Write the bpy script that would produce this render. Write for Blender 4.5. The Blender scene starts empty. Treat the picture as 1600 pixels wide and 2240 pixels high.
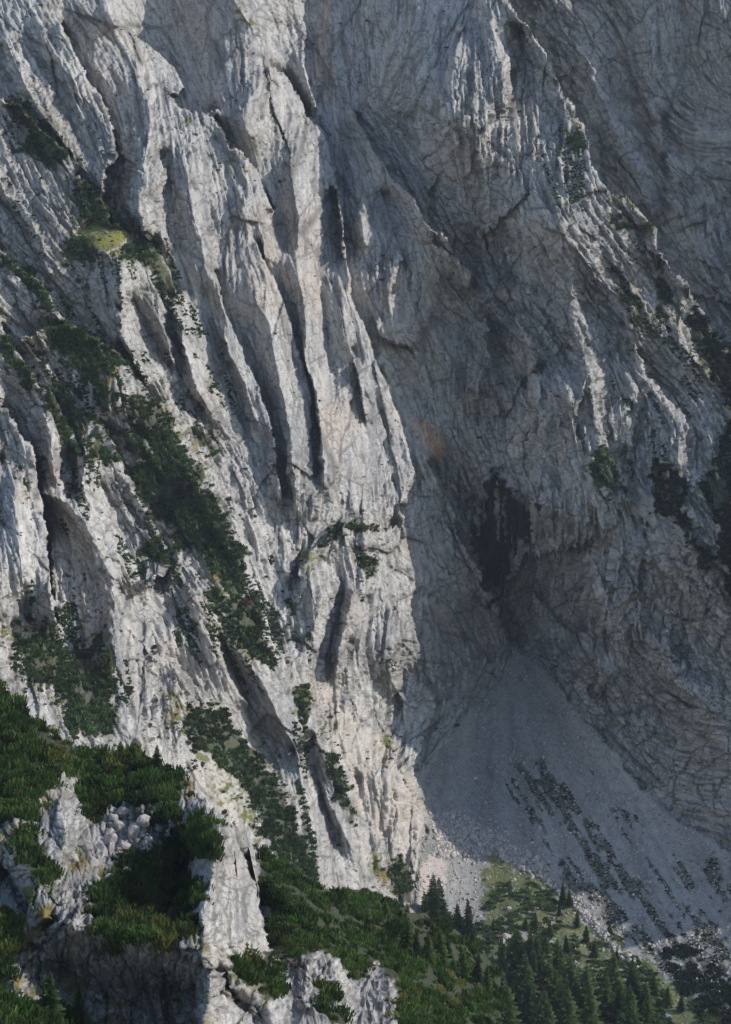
import bpy, math, random
import numpy as np

# ------------------------------------------------------------------ camera, sky, sun
F = 5270.0                        # focal length in photo pixels (photo is 1600 x 2240)
sc = bpy.context.scene
cam_d = bpy.data.cameras.new("camera")
cam = bpy.data.objects.new("camera", cam_d)
sc.collection.objects.link(cam)
sc.camera = cam
cam.location = (0, 0, 0)
cam.rotation_euler = (math.radians(90), 0, 0)
cam_d.sensor_fit = 'VERTICAL'
cam_d.sensor_height = 24.0
cam_d.lens = 24.0 * F / 2240.0
cam_d.clip_start = 1.0
cam_d.clip_end = 20000.0

SUN = np.array([0.84, -0.16, 0.52]); SUN /= np.linalg.norm(SUN)
world = bpy.data.worlds.new("World"); sc.world = world
world.use_nodes = True
nt = world.node_tree
bg = nt.nodes["Background"]
sky = nt.nodes.new("ShaderNodeTexSky")
sky.sky_type = 'NISHITA'; sky.sun_disc = False
sky.sun_elevation = math.asin(SUN[2])
sky.sun_rotation = math.atan2(SUN[0], SUN[1])
sky.altitude = 1500
nt.links.new(sky.outputs[0], bg.inputs[0])
bg.inputs[1].default_value = 0.15

sl = bpy.data.lights.new("sun", 'SUN'); sl.energy = 2.9; sl.angle = math.radians(0.5)
sl.color = (1.0, 0.93, 0.84)
so = bpy.data.objects.new("sun", sl); sc.collection.objects.link(so)
from mathutils import Vector
so.rotation_euler = Vector(SUN.tolist()).to_track_quat('Z', 'Y').to_euler()
so.location = (600, -200, 600)
sc.view_settings.view_transform = 'Standard'
sc.view_settings.look = 'None'
sc.view_settings.exposure = 0.42
sc.view_settings.gamma = 1.0

rng = np.random.default_rng(7)
random.seed(7)

# ------------------------------------------------------------------ numeric helpers
ST = 2.0
def up_axis(n_out, n_in, mode):
    x = np.linspace(0, n_in - 1.0001, n_out)
    i = x.astype(int); f = x - i
    if mode == 's': f = f * f * (3 - 2 * f)
    return i, f
def resize(a, shape, mode='l'):
    i, f = up_axis(shape[0], a.shape[0], mode)
    f = f[:, None].astype(np.float32)
    a = a[i] * (1 - f) + a[np.minimum(i + 1, a.shape[0] - 1)] * f
    j, g = up_axis(shape[1], a.shape[1], mode)
    g = g[None, :].astype(np.float32)
    return a[:, j] * (1 - g) + a[:, np.minimum(j + 1, a.shape[1] - 1)] * g
def vnoise(shape, cell, seed):
    r = np.random.default_rng(seed)
    n = (max(3, int(shape[0] / cell) + 2), max(3, int(shape[1] / cell) + 2))
    return resize(r.standard_normal(n).astype(np.float32), shape, 's')
def fbm(shape, cell, octs, seed, gain=.5):
    s = 0; a = 1
    for o in range(octs):
        s = s + a * vnoise(shape, cell / 2 ** o, seed + o); a *= gain
    return s
def blur(a, n):
    for _ in range(n):
        p = np.pad(a, 1, mode='edge')
        a = (p[:-2, 1:-1] + p[2:, 1:-1] + p[1:-1, :-2] + p[1:-1, 2:] + 2 * p[1:-1, 1:-1]) / 6
    return a
def wide_blur(a, k):
    s = a.shape
    small = a[::k, ::k]
    return resize(blur(small, 4), s, 's')
def sample(a, y, x):
    y = np.clip(y, 0, a.shape[0] - 1.001); x = np.clip(x, 0, a.shape[1] - 1.001)
    iy = y.astype(np.int32); ix = x.astype(np.int32); fy = y - iy; fx = x - ix
    return (a[iy, ix] * (1 - fy) + a[iy + 1, ix] * fy) * (1 - fx) + (a[iy, ix + 1] * (1 - fy) + a[iy + 1, ix + 1] * fy) * fx

def smooth(x, a, b):
    t = np.clip((x - a) / (b - a), 0, 1); return t * t * (3 - 2 * t)

class Grid:
    def __init__(s, u0, u1, v0, v1):
        s.u0, s.v0 = u0, v0
        s.nu = int((u1 - u0) / ST) + 1; s.nv = int((v1 - v0) / ST) + 1
        s.shape = (s.nv, s.nu)
        s.u = u0 + ST * np.arange(s.nu); s.v = v0 + ST * np.arange(s.nv)
    def poly(s, pts):
        """mask of a polygon in photo pixels"""
        m = np.zeros(s.shape, bool)
        P = np.array(pts, float)
        a0 = max(0, int((P[:, 0].min() - s.u0) / ST)); a1 = min(s.nu, int((P[:, 0].max() - s.u0) / ST) + 2)
        b0 = max(0, int((P[:, 1].min() - s.v0) / ST)); b1 = min(s.nv, int((P[:, 1].max() - s.v0) / ST) + 2)
        if a1 <= a0 or b1 <= b0: return m
        uu, vv = np.meshgrid(s.u[a0:a1], s.v[b0:b1])
        inside = np.zeros(uu.shape, bool)
        n = len(P)
        for i in range(n):
            x1, y1 = P[i]; x2, y2 = P[(i + 1) % n]
            if y1 == y2: continue
            c = ((y1 > vv) != (y2 > vv)) & (uu < (x2 - x1) * (vv - y1) / (y2 - y1) + x1)
            inside ^= c
        m[b0:b1, a0:a1] = inside
        return m

def densify(pts, vals, step=0.7, wob=0.0, seed=0):
    P = np.array(pts, float)
    d = np.hypot(*np.diff(P, axis=0).T)
    out = []; ov = []; ot = []
    for i in range(len(P) - 1):
        n = max(2, int(d[i] / step))
        t = np.linspace(0, 1, n, endpoint=False)[:, None]
        out.append(P[i] * (1 - t) + P[i + 1] * t)
        ov.append(vals[i] * (1 - t[:, 0]) + vals[i + 1] * t[:, 0])
        ot.append(np.repeat((P[i + 1] - P[i])[None] / max(d[i], 1e-6), n, 0))
    out = np.concatenate(out); ov = np.concatenate(ov); ot = np.concatenate(ot)
    k = np.ones(15) / 15.0                      # soften the bends a little
    pad = lambda a: np.pad(a, ((7, 7), (0, 0)), mode='edge')
    if len(out) > 30:
        q = pad(out); out = np.stack([np.convolve(q[:, c], k, 'valid') for c in (0, 1)], 1)
    if wob > 0:
        r = np.random.default_rng(seed)
        L = len(out)
        w = np.interp(np.arange(L), np.arange(0, L + 24, 18), r.standard_normal(len(np.arange(0, L + 24, 18)))) \
          + .5 * np.interp(np.arange(L), np.arange(0, L + 12, 7), r.standard_normal(len(np.arange(0, L + 12, 7))))
        nrm = np.stack([-ot[:, 1], ot[:, 0]], 1)
        out = out + nrm * w[:, None] * wob
    return out, ov, ot

def membrane(g, pts, vals, iters=(300, 200, 150, 100, 70, 50, 30), smooth_last=0):
    """thin sheet through all given line samples: coarse to fine relaxation"""
    ks = [64, 32, 16, 8, 4, 2, 1]
    cur = None
    for k, it in zip(ks, iters):
        H = (g.nv - 1) // k + 1; W = (g.nu - 1) // k + 1
        iy = np.clip(((pts[:, 1] - g.v0) / ST / k + .5).astype(int), 0, H - 1)
        ix = np.clip(((pts[:, 0] - g.u0) / ST / k + .5).astype(int), 0, W - 1)
        inb = (pts[:, 1] > g.v0) & (pts[:, 0] > g.u0) & (pts[:, 1] < g.v[-1]) & (pts[:, 0] < g.u[-1])
        idx = (iy * W + ix)[inb]
        cnt = np.bincount(idx, minlength=H * W).reshape(H, W)
        sm = np.bincount(idx, weights=vals[inb], minlength=H * W).reshape(H, W)
        m = cnt > 0
        c = np.where(m, sm / np.maximum(cnt, 1), 0).astype(np.float32)
        cur = np.zeros((H, W), np.float32) if cur is None else resize(cur, (H, W))
        cur = np.where(m, c, cur)
        for _ in range(it):
            p = np.pad(cur, 1, mode='edge')
            nw = (p[:-2, 1:-1] + p[2:, 1:-1] + p[1:-1, :-2] + p[1:-1, 2:]) * .25
            cur = np.where(m, c, nw)
    return cur

def tps(g, ctrl):
    P = np.array(ctrl, float); x = P[:, :2] / 500.0; z = P[:, 2]
    def U(r2): return r2 * np.log(r2 + 1e-9)
    n = len(P)
    r2 = ((x[:, None] - x[None]) ** 2).sum(-1)
    A = np.zeros((n + 3, n + 3)); A[:n, :n] = U(r2) + np.eye(n) * 0.02
    A[:n, n] = 1; A[:n, n + 1:] = x; A[n, :n] = 1; A[n + 1:, :n] = x.T
    w = np.linalg.solve(A, np.concatenate([z, [0, 0, 0]]))
    sh = (g.nv // 12 + 2, g.nu // 12 + 2)
    uu, vv = np.meshgrid(np.linspace(g.u[0], g.u[-1], sh[1]) / 500, np.linspace(g.v[0], g.v[-1], sh[0]) / 500)
    q = np.stack([uu.ravel(), vv.ravel()], 1)
    r2 = ((q[:, None] - x[None]) ** 2).sum(-1)
    zz = U(r2) @ w[:n] + w[n] + q @ w[n + 1:]
    return resize(zz.reshape(sh).astype(np.float32), g.shape, 'l')

def lic(g, theta, cell, L, seed, ridged=False):
    """noise smeared along the local direction of the rock structure"""
    k = max(1, int(cell / ST / 2.2))
    H = (g.nv + k - 1) // k; W = (g.nu + k - 1) // k
    th = theta[::k, ::k][:H, :W]
    c = np.cos(th); s = np.sin(th)
    base = vnoise((H, W), cell / ST / k, seed)
    if ridged: base = np.abs(base)
    yy, xx = np.meshgrid(np.arange(H, dtype=np.float32), np.arange(W, dtype=np.float32), indexing='ij')
    acc = base.copy(); wsum = 1.0
    stp = max(1.0, cell / ST / k * .6)
    n = max(2, int(L / ST / k / stp))
    for sg in (1, -1):
        y = yy.copy(); x = xx.copy()
        for i in range(n):
            iy = np.clip(y, 0, H - 1).astype(np.int32); ix = np.clip(x, 0, W - 1).astype(np.int32)
            y += sg * s[iy, ix] * stp; x += sg * c[iy, ix] * stp
            acc += sample(base, y, x)
    acc = acc - acc.mean(); acc /= acc.std() + 1e-6
    return resize(acc, g.shape, 's') if k > 1 else acc

def facets(g, ang, size, aspect, seed, warp=.1):
    """broken rock: jittered cells, each a tilted plate; returns height in cell units and closeness to a crack"""
    ca, sa = math.cos(ang), math.sin(ang)
    uu, vv = np.meshgrid(g.u.astype(np.float32), g.v.astype(np.float32))
    wu = vnoise(g.shape, size / ST * 1.3, seed + 90) * size * warp + vnoise(g.shape, size / ST * .45, seed + 92) * size * warp * .35
    wv = vnoise(g.shape, size / ST * 1.3, seed + 91) * size * warp + vnoise(g.shape, size / ST * .45, seed + 93) * size * warp * .35
    a = (uu * ca + vv * sa + wu) / (size * aspect)
    b = (-uu * sa + vv * ca + wv) / size
    ia = np.floor(a).astype(np.int32); ib = np.floor(b).astype(np.int32)
    r = np.random.default_rng(seed)
    T = 128
    ja = r.random((T, T)).astype(np.float32); jb = r.random((T, T)).astype(np.float32)
    hh = r.standard_normal((T, T)).astype(np.float32)
    ga = r.standard_normal((T, T)).astype(np.float32); gb = r.standard_normal((T, T)).astype(np.float32)
    f1 = np.full(a.shape, 9.0, np.float32); f2 = f1.copy(); h = np.zeros_like(f1)
    for da in (-1, 0, 1):
        for db in (-1, 0, 1):
            ci = (ia + da) % T; cj = (ib + db) % T
            pa = a - (ia + da + ja[ci, cj]); pb = b - (ib + db + jb[ci, cj])
            d = np.sqrt(pa * pa + pb * pb)
            cand = hh[ci, cj] * .5 + ga[ci, cj] * pa * .5 + gb[ci, cj] * pb * .9
            closer = d < f1
            f2 = np.where(closer, f1, np.minimum(f2, d))
            h = np.where(closer, cand, h)
            f1 = np.where(closer, d, f1)
    return h, f2 - f1

# ------------------------------------------------------------------ the mountain, near layer and far layer
G = Grid(-200, 1800, -200, 2440)
BASE = tps(G, [
 (0,0,1130),(240,0,1150),(400,0,1240),(300,0,1235),(540,0,1215),(610,0,1265),(650,110,1290),(420,150,1195),(540,180,1150),(690,0,1375),(725,150,1300),(820,0,1320),(950,0,1265),(1060,0,1225),(1110,0,1230),
 (0,300,1040),(240,300,1060),(400,280,1090),(620,300,1140),(740,300,1235),(860,300,1200),(930,300,1175),(990,250,1128),(1120,250,1145),(1260,250,1172),
 (0,560,960),(240,560,990),(400,560,1020),(620,560,1060),(755,560,1095),(900,560,1110),(1030,560,1125),(1100,560,1130),(1190,500,1070),(1300,560,1085),(1440,560,1108),
 (0,850,880),(240,850,920),(420,850,970),(620,850,1010),(850,850,1060),(900,850,1105),(1000,850,1110),(1100,850,1105),(1250,850,1052),(1450,850,1066),
 (0,1120,815),(240,1120,860),(420,1120,910),(620,1120,960),(860,1120,1010),(960,1120,1085),(1050,1120,1105),(1120,1150,1085),(1250,1120,1050),(1450,1120,1010),(1600,1120,975),
 (0,1400,750),(240,1400,810),(420,1400,860),(620,1400,920),(860,1400,970),(960,1400,1065),(1110,1410,1130),(1250,1400,1070),(1450,1400,1005),(1600,1400,978),
 (0,1700,690),(240,1680,750),(420,1700,810),(620,1700,880),(800,1700,930),(890,1700,950),(950,1690,1030),(1110,1600,1080),(1250,1600,1045),(1450,1650,1000),(1600,1650,972),(1720,1500,998),(1760,1360,1008),(1720,1650,980),
 (0,2240,620),(400,2240,700),(640,1950,850),(640,2240,760),(800,1950,890),(800,2240,805),
 (950,1850,972),(950,2050,912),(950,2240,840),(1110,1850,985),(1110,2050,910),(1110,2240,845),
 (1250,1850,982),(1250,2050,915),(1250,2240,850),(1450,1850,975),(1450,2050,915),(1450,2240,855),
 (1600,760,1085),(1600,1860,950),(1600,2050,905),(1600,2240,850),
 (-200,0,1110),(-200,1200,740),(-200,2440,600),(1800,1200,960),(1800,1860,915),(1800,2440,800),(800,-200,1420),(1400,0,1230),(1800,500,1090),
 (1200,2440,790),(500,2440,680)])
FARB = tps(G, [(1100,-100,1800),(1300,0,1790),(1600,0,1736),(1300,300,1740),(1450,500,1690),(1600,500,1655),(1600,800,1600),(1450,800,1625),
               (1800,0,1700),(1800,900,1560),(1200,300,1750)])

RIDGES = [  # (offset or (near side, far side), points)  negative = towards the valley
 # ---- upper left
 ((-14,26), [(130,50),(165,115),(200,185),(235,240),(250,300),(247,350),(228,370),(225,430),(240,480),(285,510)]),
 (-20, [(232,0),(245,40),(280,90),(300,150),(320,215),(330,270),(320,325),(310,380),(305,450),(320,520),(345,600)]),
 (14, [(130,0),(150,40),(190,110),(225,170)]),
 ((-8,50), [(236,-60),(236,0),(250,40),(300,80),(350,115),(380,145),(403,192),(372,208),(385,228),(420,245),(455,247),(480,240)]),
 (-7, [(0,60),(30,130),(60,200),(110,270),(150,330),(190,380)]),
 (9, [(0,100),(20,180),(22,230),(50,250),(90,320),(130,400)]),
 (8, [(60,70),(80,130),(110,180),(150,250),(190,330)]),
 (-8, [(75,40),(100,90),(130,140),(160,220),(200,300)]),
 ((-7,9), [(0,215),(40,225),(80,270),(120,310),(158,345)]),
 ((-6,8), [(0,390),(40,440),(80,500),(105,540)]),
 (8, [(0,430),(40,490),(90,560),(110,600)]),
 ((-8,10), [(165,385),(205,410),(235,450),(265,490),(300,510),(335,540),(370,600),(390,645)]),
 # mid upper
 ((-6,26), [(467,255),(495,290),(510,320),(535,335),(550,360),(570,395),(582,428),(600,460)]),
 (-9, [(340,180),(335,260),(340,330),(350,380),(345,470),(355,540)]),
 (9, [(350,330),(372,380),(362,450),(375,520),(400,600)]),
 (-8, [(395,320),(410,380),(420,450),(440,520),(450,590),(470,650)]),
 (8, [(440,400),(455,450),(476,490),(482,540),(470,590)]),
 (-8, [(520,480),(540,430),(560,470),(575,520),(580,570)]),
 (7, [(470,300),(478,380),(500,430)]),
 (-14, [(575,160),(560,200),(530,240),(540,290),(560,300)]),
 ((-8,28), [(590,148),(630,170),(655,210),(672,245),(684,262)]),
 (10, [(500,0),(520,70),(500,140),(520,200),(500,240)]),
 (-4, [(480,-40),(540,40),(570,80),(600,130)]), (14, [(570,-60),(585,20),(610,90)]),
 ((-22,30), [(630,-60),(650,0),(668,60),(665,120),(672,180),(690,235)]),
 (-10, [(720,-60),(730,40),(720,120),(740,190)]),
 # tower and its right gully
 ((-12,24), [(680,262),(692,270),(710,300),(725,350),(737,400),(745,450),(752,500),(755,555)]),
 (-13, [(672,268),(660,300),(645,340),(640,400),(655,480),(650,540)]),
 (16, [(590,300),(595,390),(588,420),(602,455),(615,500),(632,560)]),
 ((-8,18), [(755,555),(765,610),(770,650),(790,700),(815,760),(838,820),(860,880),(880,930)]),
 ((-10,22), [(880,930),(895,990),(905,1055),(878,1110),(890,1160),(892,1210),(907,1265),(902,1320),(907,1380),(925,1440),(930,1480),(952,1520),(945,1570),(925,1620),(905,1690)]),
 ((-8,8), [(905,1690),(920,1730),(935,1780),(932,1820),(925,1850),(917,1890),(907,1940),(900,1985)]),
 (26, [(735,420),(742,500),(752,570)]),
 # rib 3
 (-15, [(645,560),(655,610),(665,660),(670,710),(668,760),(668,790),(690,850),(700,920),(708,1000),(712,1080)]),
 ((-8,8), [(560,530),(580,575),(602,610),(620,660),(640,710),(655,775),(672,820),(680,870),(684,920),(686,980),(688,1040)]),
 (10, [(700,560),(705,640),(712,720),(725,800),(735,900)]),
 (-6, [(740,600),(750,680),(765,760),(790,840),(800,920)]),
 (7, [(770,760),(785,850),(800,930),(815,1010),(812,1080)]),
 # rib 2
 (-15, [(550,610),(560,660),(590,710),(605,800),(625,890),(635,960),(642,1040),(650,1120)]),
 ((-8,9), [(470,590),(485,635),(495,685),(520,735),(540,790),(565,845),(585,900),(597,940),(607,1000),(612,1050),(625,1090)]),
 (10, [(625,1090),(632,1150),(640,1200),(633,1260)]),
 # rib 1 slabs
 (-9, [(265,660),(268,735),(300,800),(320,845)]),
 (11, [(288,655),(310,690),(335,735),(362,790),(390,835)]),
 (-7, [(375,650),(395,720),(410,790),(430,850),(470,920)]),
 (10, [(370,690),(390,760),(400,850),(445,910),(480,970)]),
 (-7, [(340,640),(352,700),(372,760),(385,800)]),
 (9, [(440,640),(460,700),(490,780),(520,850),(540,930),(570,990)]),
 (-8, [(470,700),(500,770),(530,830),(555,900),(585,970)]),
 (7, [(450,740),(480,810),(510,880),(540,960),(560,1040)]),
 # shaded wall under the meadow
 (26, [(100,600),(145,685),(200,735),(270,770)]),
 (-24, [(215,560),(262,566),(263,620),(266,660),(268,720)]),
 ((-10,16), [(45,745),(95,715),(150,710),(200,735),(240,755),(270,780),(288,805),(320,850),(350,880)]),
 (12, [(60,760),(110,800),(150,850),(200,880)]),
 (-9, [(240,800),(242,850),(240,895)]),
 ((-9,16), [(0,545),(40,575),(80,610),(110,640),(118,685),(150,712)]),
 ((-8,20), [(0,715),(25,755),(60,800),(90,855),(135,900),(160,950),(175,992)]),
 (14, [(0,830),(40,870),(80,940),(95,1000)]),
 (-9, [(92,860),(98,910),(108,960),(120,1040),(150,1090)]),
 # left pillar
 ((-34,30), [(0,893),(20,908),(40,945),(68,980),(80,1010),(77,1045),(87,1085),(94,1120),(98,1160),(102,1195),(108,1270),(115,1320),(125,1365)]),
 (-38, [(0,1000),(30,1060),(40,1150),(50,1250),(60,1340)]),
 (-28, [(0,920),(-20,1100),(-40,1400)]),
 (-14, [(0,1360),(60,1375),(125,1375)]),
 # rib with lit right side
 ((-8,22), [(215,930),(245,975),(265,1025),(290,1070),(315,1110),(340,1150),(365,1200),(355,1260),(320,1288)]),
 (-14, [(178,940),(185,1010),(182,1060),(192,1110)]),
 (12, [(155,990),(165,1060),(150,1090)]),
 (8, [(230,1060),(255,1120),(280,1190),(300,1250)]),
 # big dark face
 (-17, [(90,1078),(130,1088),(158,1112),(178,1135),(203,1172),(225,1215),(247,1265),(252,1320),(247,1370),(250,1420),(247,1470),(252,1540)]),
 (15, [(110,1180),(118,1290),(135,1370),(160,1415),(205,1440)]),
 ((-16,10), [(255,1285),(280,1330),(300,1370),(325,1420),(340,1480),(347,1560),(337,1618)]),
 (-20, [(255,1560),(280,1600),(310,1622)]),
 (16, [(300,1290),(340,1300),(365,1330),(375,1400)]),
 (-10, [(412,1290),(435,1330),(462,1360),(475,1420),(500,1490),(540,1545)]),
 (13, [(350,1430),(385,1440),(410,1480),(440,1540)]),
 (-7, [(380,1460),(410,1500),(440,1560),(470,1640),(520,1740)]),
 # dark slab and pine crest
 (12, [(478,1390),(500,1450),(530,1510),(552,1570),(575,1620),(600,1670)]),
 (-12, [(500,1400),(540,1445),(575,1495),(600,1545),(625,1595),(650,1645),(662,1700),(680,1780),(690,1860),(705,1930)]),
 ((-8,8), [(450,930),(478,985),(510,1060),(530,1150),(545,1240),(570,1310),(600,1400)]),
 (-9, [(270,870),(310,880),(350,930),(400,1010),(440,1080),(480,1150),(530,1210),(545,1290),(575,1340),(600,1420),(640,1500),(680,1580),(710,1660),(750,1740),(780,1820)]),
 (13, [(260,950),(320,1030),(370,1120),(400,1200),(440,1260)]),
 (9, [(560,1160),(590,1230),(620,1290),(650,1350)]),
 (2, [(640,1640),(670,1640),(690,1700),(720,1790),(745,1870)]),
 (-8, [(700,1700),(730,1780),(770,1850),(800,1920)]),
 # lower central buttress
 ((7,-3), [(780,1138),(740,1150),(712,1175),(692,1195),(672,1215),(655,1255),(650,1310)]),
 ((4,-3), [(870,1150),(830,1158),(775,1142)]),
 (14, [(660,1195),(650,1250),(636,1290)]),
 (12, [(700,1215),(722,1238),(748,1265),(752,1300),(745,1340),(730,1385),(716,1440),(710,1500)]),
 (-8, [(775,1290),(762,1330),(752,1380),(740,1430),(735,1480)]),
 (10, [(765,1420),(785,1500),(770,1400)]),
 (-6, [(690,1240),(700,1300),(690,1400),(680,1480)]),
 (8, [(808,1300),(812,1360),(800,1420),(822,1480),(835,1520),(828,1570),(850,1620)]),
 (-6, [(845,1240),(870,1320),(860,1400),(850,1470),(880,1530),(890,1600)]),
 (6, [(680,1620),(720,1560),(780,1530)]),
 (8, [(900,1470),(870,1520),(860,1580),(840,1650)]),
 (-7, [(850,1660),(870,1730),(880,1800),(870,1870)]),
 (6, [(780,1700),(800,1800),(820,1900)]),
 # ---- right of the big gully
 ((-19,24), [(775,250),(800,300),(830,340),(865,390),(900,435),(930,480),(965,515),(1010,555),(1030,590),(1036,628)]),
 (-12, [(765,270),(775,330),(800,400),(790,470),(800,540)]),
 (9, [(840,420),(870,500),(880,560),(860,640)]),
 (-8, [(880,560),(850,640),(860,720),(900,757)]),
 (11, [(960,620),(985,665),(1000,700),(1010,760)]),
 ((-4,14), [(900,756),(870,752),(830,740),(820,700)]),
 (22, [(840,800),(870,880),(897,950),(935,1010)]),
 ((0,38), [(935,1010),(960,1050),(990,1115),(1020,1195),(1050,1245),(1080,1305),(1100,1355),(1120,1410)]),
 (12, [(690,235),(730,300),(760,360)]),
 (-9, [(1050,640),(1070,720),(1060,800),(1040,880)]),
 (10, [(1035,640),(1070,700),(1100,780),(1120,860)]),
 (-10, [(1120,700),(1170,780),(1180,860),(1170,960)]),
 (9, [(1090,800),(1130,860),(1105,910)]),
 (9, [(1130,850),(1200,790),(1250,760)]),
 (-14, [(1085,1060),(1150,1080),(1200,1110),(1290,1150)]),
 ((-2,18), [(1300,1180),(1240,1208),(1180,1212),(1145,1215),(1120,1270)]),
 (12, [(1260,1210),(1256,1300),(1252,1420)]),
 (-8, [(1300,1230),(1300,1290),(1330,1350),(1310,1400)]),
 (8, [(1175,1330),(1178,1400)]),
 (-14, [(1290,1425),(1310,1460),(1325,1500)]),
 (9, [(1290,1510),(1330,1530)]),
 (10, [(1380,1430),(1420,1500),(1470,1570),(1530,1600)]),
 (-9, [(1440,1400),(1480,1480),(1560,1560)]),
 (10, [(1500,1260),(1530,1330),(1480,1430),(1600,1500)]),
 # big ridge with the lit crest
 (-14, [(1060,-60),(1062,0),(1075,60),(1090,110),(1110,170),(1105,230)]),
 (16, [(1045,-40),(1030,40),(1000,90),(970,170)]),
 (-13, [(1015,60),(1000,110),(985,160),(980,230),(1000,330)]),
 ((-22,0), [(1110,-60),(1110,0),(1150,50),(1190,105),(1215,150),(1240,200),(1265,250),(1280,290),(1300,350),(1325,410),(1365,425),(1400,460),(1435,500),(1440,545),(1480,595),(1510,630)]),
 (7, [(1140,60),(1145,130),(1120,190),(1110,260)]),
 (-8, [(1150,240),(1170,300),(1180,380),(1200,440)]),
 (9, [(1100,330),(1090,420),(1110,500),(1130,580)]),
 (-9, [(1190,440),(1220,520),(1250,590),(1250,640),(1255,720),(1280,780),(1300,840),(1295,900),(1290,970),(1320,1040),(1385,1100)]),
 (10, [(1180,540),(1200,620),(1215,700),(1220,780)]),
 (9, [(1270,640),(1310,700),(1330,760),(1330,850)]),
 (-9, [(1340,600),(1380,680),(1390,775),(1420,830),(1450,870),(1475,910),(1502,935),(1482,1000)]),
 (11, [(1375,750),(1430,830),(1490,890),(1525,950),(1540,1040)]),
 (-12, [(1440,560),(1460,640),(1480,720),(1500,790),(1570,830)]),
 (12, [(1400,960),(1380,1050),(1400,1160)]),
 (-8, [(1440,1000),(1500,1100),(1560,1200),(1620,1300)]),
 # talus joints
 (6, [(1120,1415),(1140,1425),(1190,1465),(1230,1510),(1265,1555),(1300,1595),(1350,1645),(1365,1680),(1425,1740),(1500,1805),(1600,1860),(1800,1960)]),
 (5, [(1130,1435),(1100,1480),(1050,1530),(1010,1575),(1000,1590),(960,1650),(915,1700)]),
 (-4, [(1140,1500),(1130,1600),(1120,1750),(1100,1900)]),
 (0, [(1000,1800),(1200,2000),(1400,2200)]), (0, [(1300,1800),(1500,2000),(1600,2100)]),
 (-3, [(950,1850),(975,1900),(960,1960)]), (3, [(985,1880),(1005,1940),(990,2000)]),
]
ZERO = [(-190,y) for y in range(-190,2440,80)] + [(1790,y) for y in range(-190,2440,80)] + [(x,-190) for x in range(-190,1790,80)]

FARR = [
 (-16, [(1180,-60),(1230,60),(1290,150),(1330,260),(1400,380),(1430,470)]),
 (14, [(1130,30),(1190,130),(1230,190),(1290,280),(1350,350),(1400,430),(1440,500),(1520,580),(1600,680)]),
 (-12, [(1400,-60),(1420,80),(1410,160),(1440,260),(1460,360),(1480,480)]),
 (12, [(1340,0),(1350,100),(1380,180),(1400,280),(1430,380)]),
 (-14, [(1555,-40),(1570,30),(1600,90),(1640,200)]),
 (12, [(1490,0),(1500,120),(1490,220),(1510,330)]),
 (-12, [(1540,290),(1580,330),(1620,380)]),
 (12, [(1455,260),(1457,380),(1455,500)]),
 (-8, [(1560,420),(1520,500),(1540,600),(1600,700)]),
 (0, [(1100,-150),(1800,-150)]), (0, [(1790,0),(1790,900)]),
]

def collect(lst, wob=1.0):
    pts, vals, ori_p, ori_t = [], [], [], []
    for n, (off, p) in enumerate(lst):
        if isinstance(off, tuple):
            q, v, t = densify(p, [0] * len(p), wob=wob, seed=n + 11)
            nl = np.stack([-t[:, 1], t[:, 0]], 1)
            pts += [q + nl * 2.6, q - nl * 2.6]
            vals += [np.full(len(q), float(off[0])), np.full(len(q), float(off[1]))]
        else:
            k = len(p)
            fade = [1.0] * k
            if k > 3: fade[0] = .45; fade[-1] = .35
            q, v, t = densify(p, [off * f for f in fade], wob=wob, seed=n + 11)
            pts.append(q); vals.append(v)
        ori_p.append(q[::3]); ori_t.append(t[::3])
    return np.concatenate(pts), np.concatenate(vals), np.concatenate(ori_p), np.concatenate(ori_t)

def orient(g, op, ot, hints):
    P = [op]; A = [np.arctan2(ot[:, 1], ot[:, 0])]
    A0 = np.mod(A[0], math.pi); keep = (A0 > math.radians(38)) & (A0 < math.radians(142))
    P[0] = P[0][keep]; A[0] = A[0][keep]
    for (u, v, a) in hints:
        P.append(np.array([[u, v], [u + 4, v + 4], [u - 4, v + 4], [u, v - 6]])); A.append(np.full(4, math.radians(a)))
    P = np.concatenate(P); A = np.concatenate(A)
    c = membrane(g, P, np.cos(2 * A), iters=(200, 120, 80, 50, 30, 10, 2))
    s = membrane(g, P, np.sin(2 * A), iters=(200, 120, 80, 50, 30, 10, 2))
    c = blur(c[::8, ::8], 10); s = blur(s[::8, ::8], 10)
    c = resize(c, g.shape); s = resize(s, g.shape)
    th = .5 * np.arctan2(s, c)
    th = th + .09 * fbm(g.shape, 40, 3, 500)
    return th

pts, vals, op, ot = collect(RIDGES)
zp = np.array(ZERO, float)
REL = membrane(G, np.concatenate([pts, zp]), np.concatenate([vals, np.zeros(len(zp))]))
REL = np.where(REL > 0, REL * 1.15, REL * 1.5)
hints = [(60,160,66),(200,240,60),(60,420,55),(160,620,50),(700,1050,86),(760,1100,84),(820,1100,72),(700,1320,75),(800,1450,80),(560,1130,66),
         (950,1250,60),(980,1400,50),(1100,980,78),(1150,1130,86),(1200,1300,84),(900,820,85),(950,700,-30),(1050,560,-50),(1000,480,60),
         (900,150,-25),(860,250,-20),(1150,650,60),(1150,900,-60),(1250,1000,70),(1350,1300,-60),(1400,1500,45),(1450,1300,-50),(1550,1400,60),(1500,1700,50),
         (1060,300,75),(1200,350,80),(1330,550,72),(1400,900,-62),(520,130,88),(440,150,80),(560,260,75),(600,60,40),(60,1200,70),(170,1250,66),
         (860,1760,-65),(840,1700,-60),(740,1820,88),(700,1900,88),(940,1500,70),(1130,1700,80),(1300,1800,58),(1450,1900,52),(1100,1950,60)]
TH = orient(G, op, ot, hints)

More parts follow.
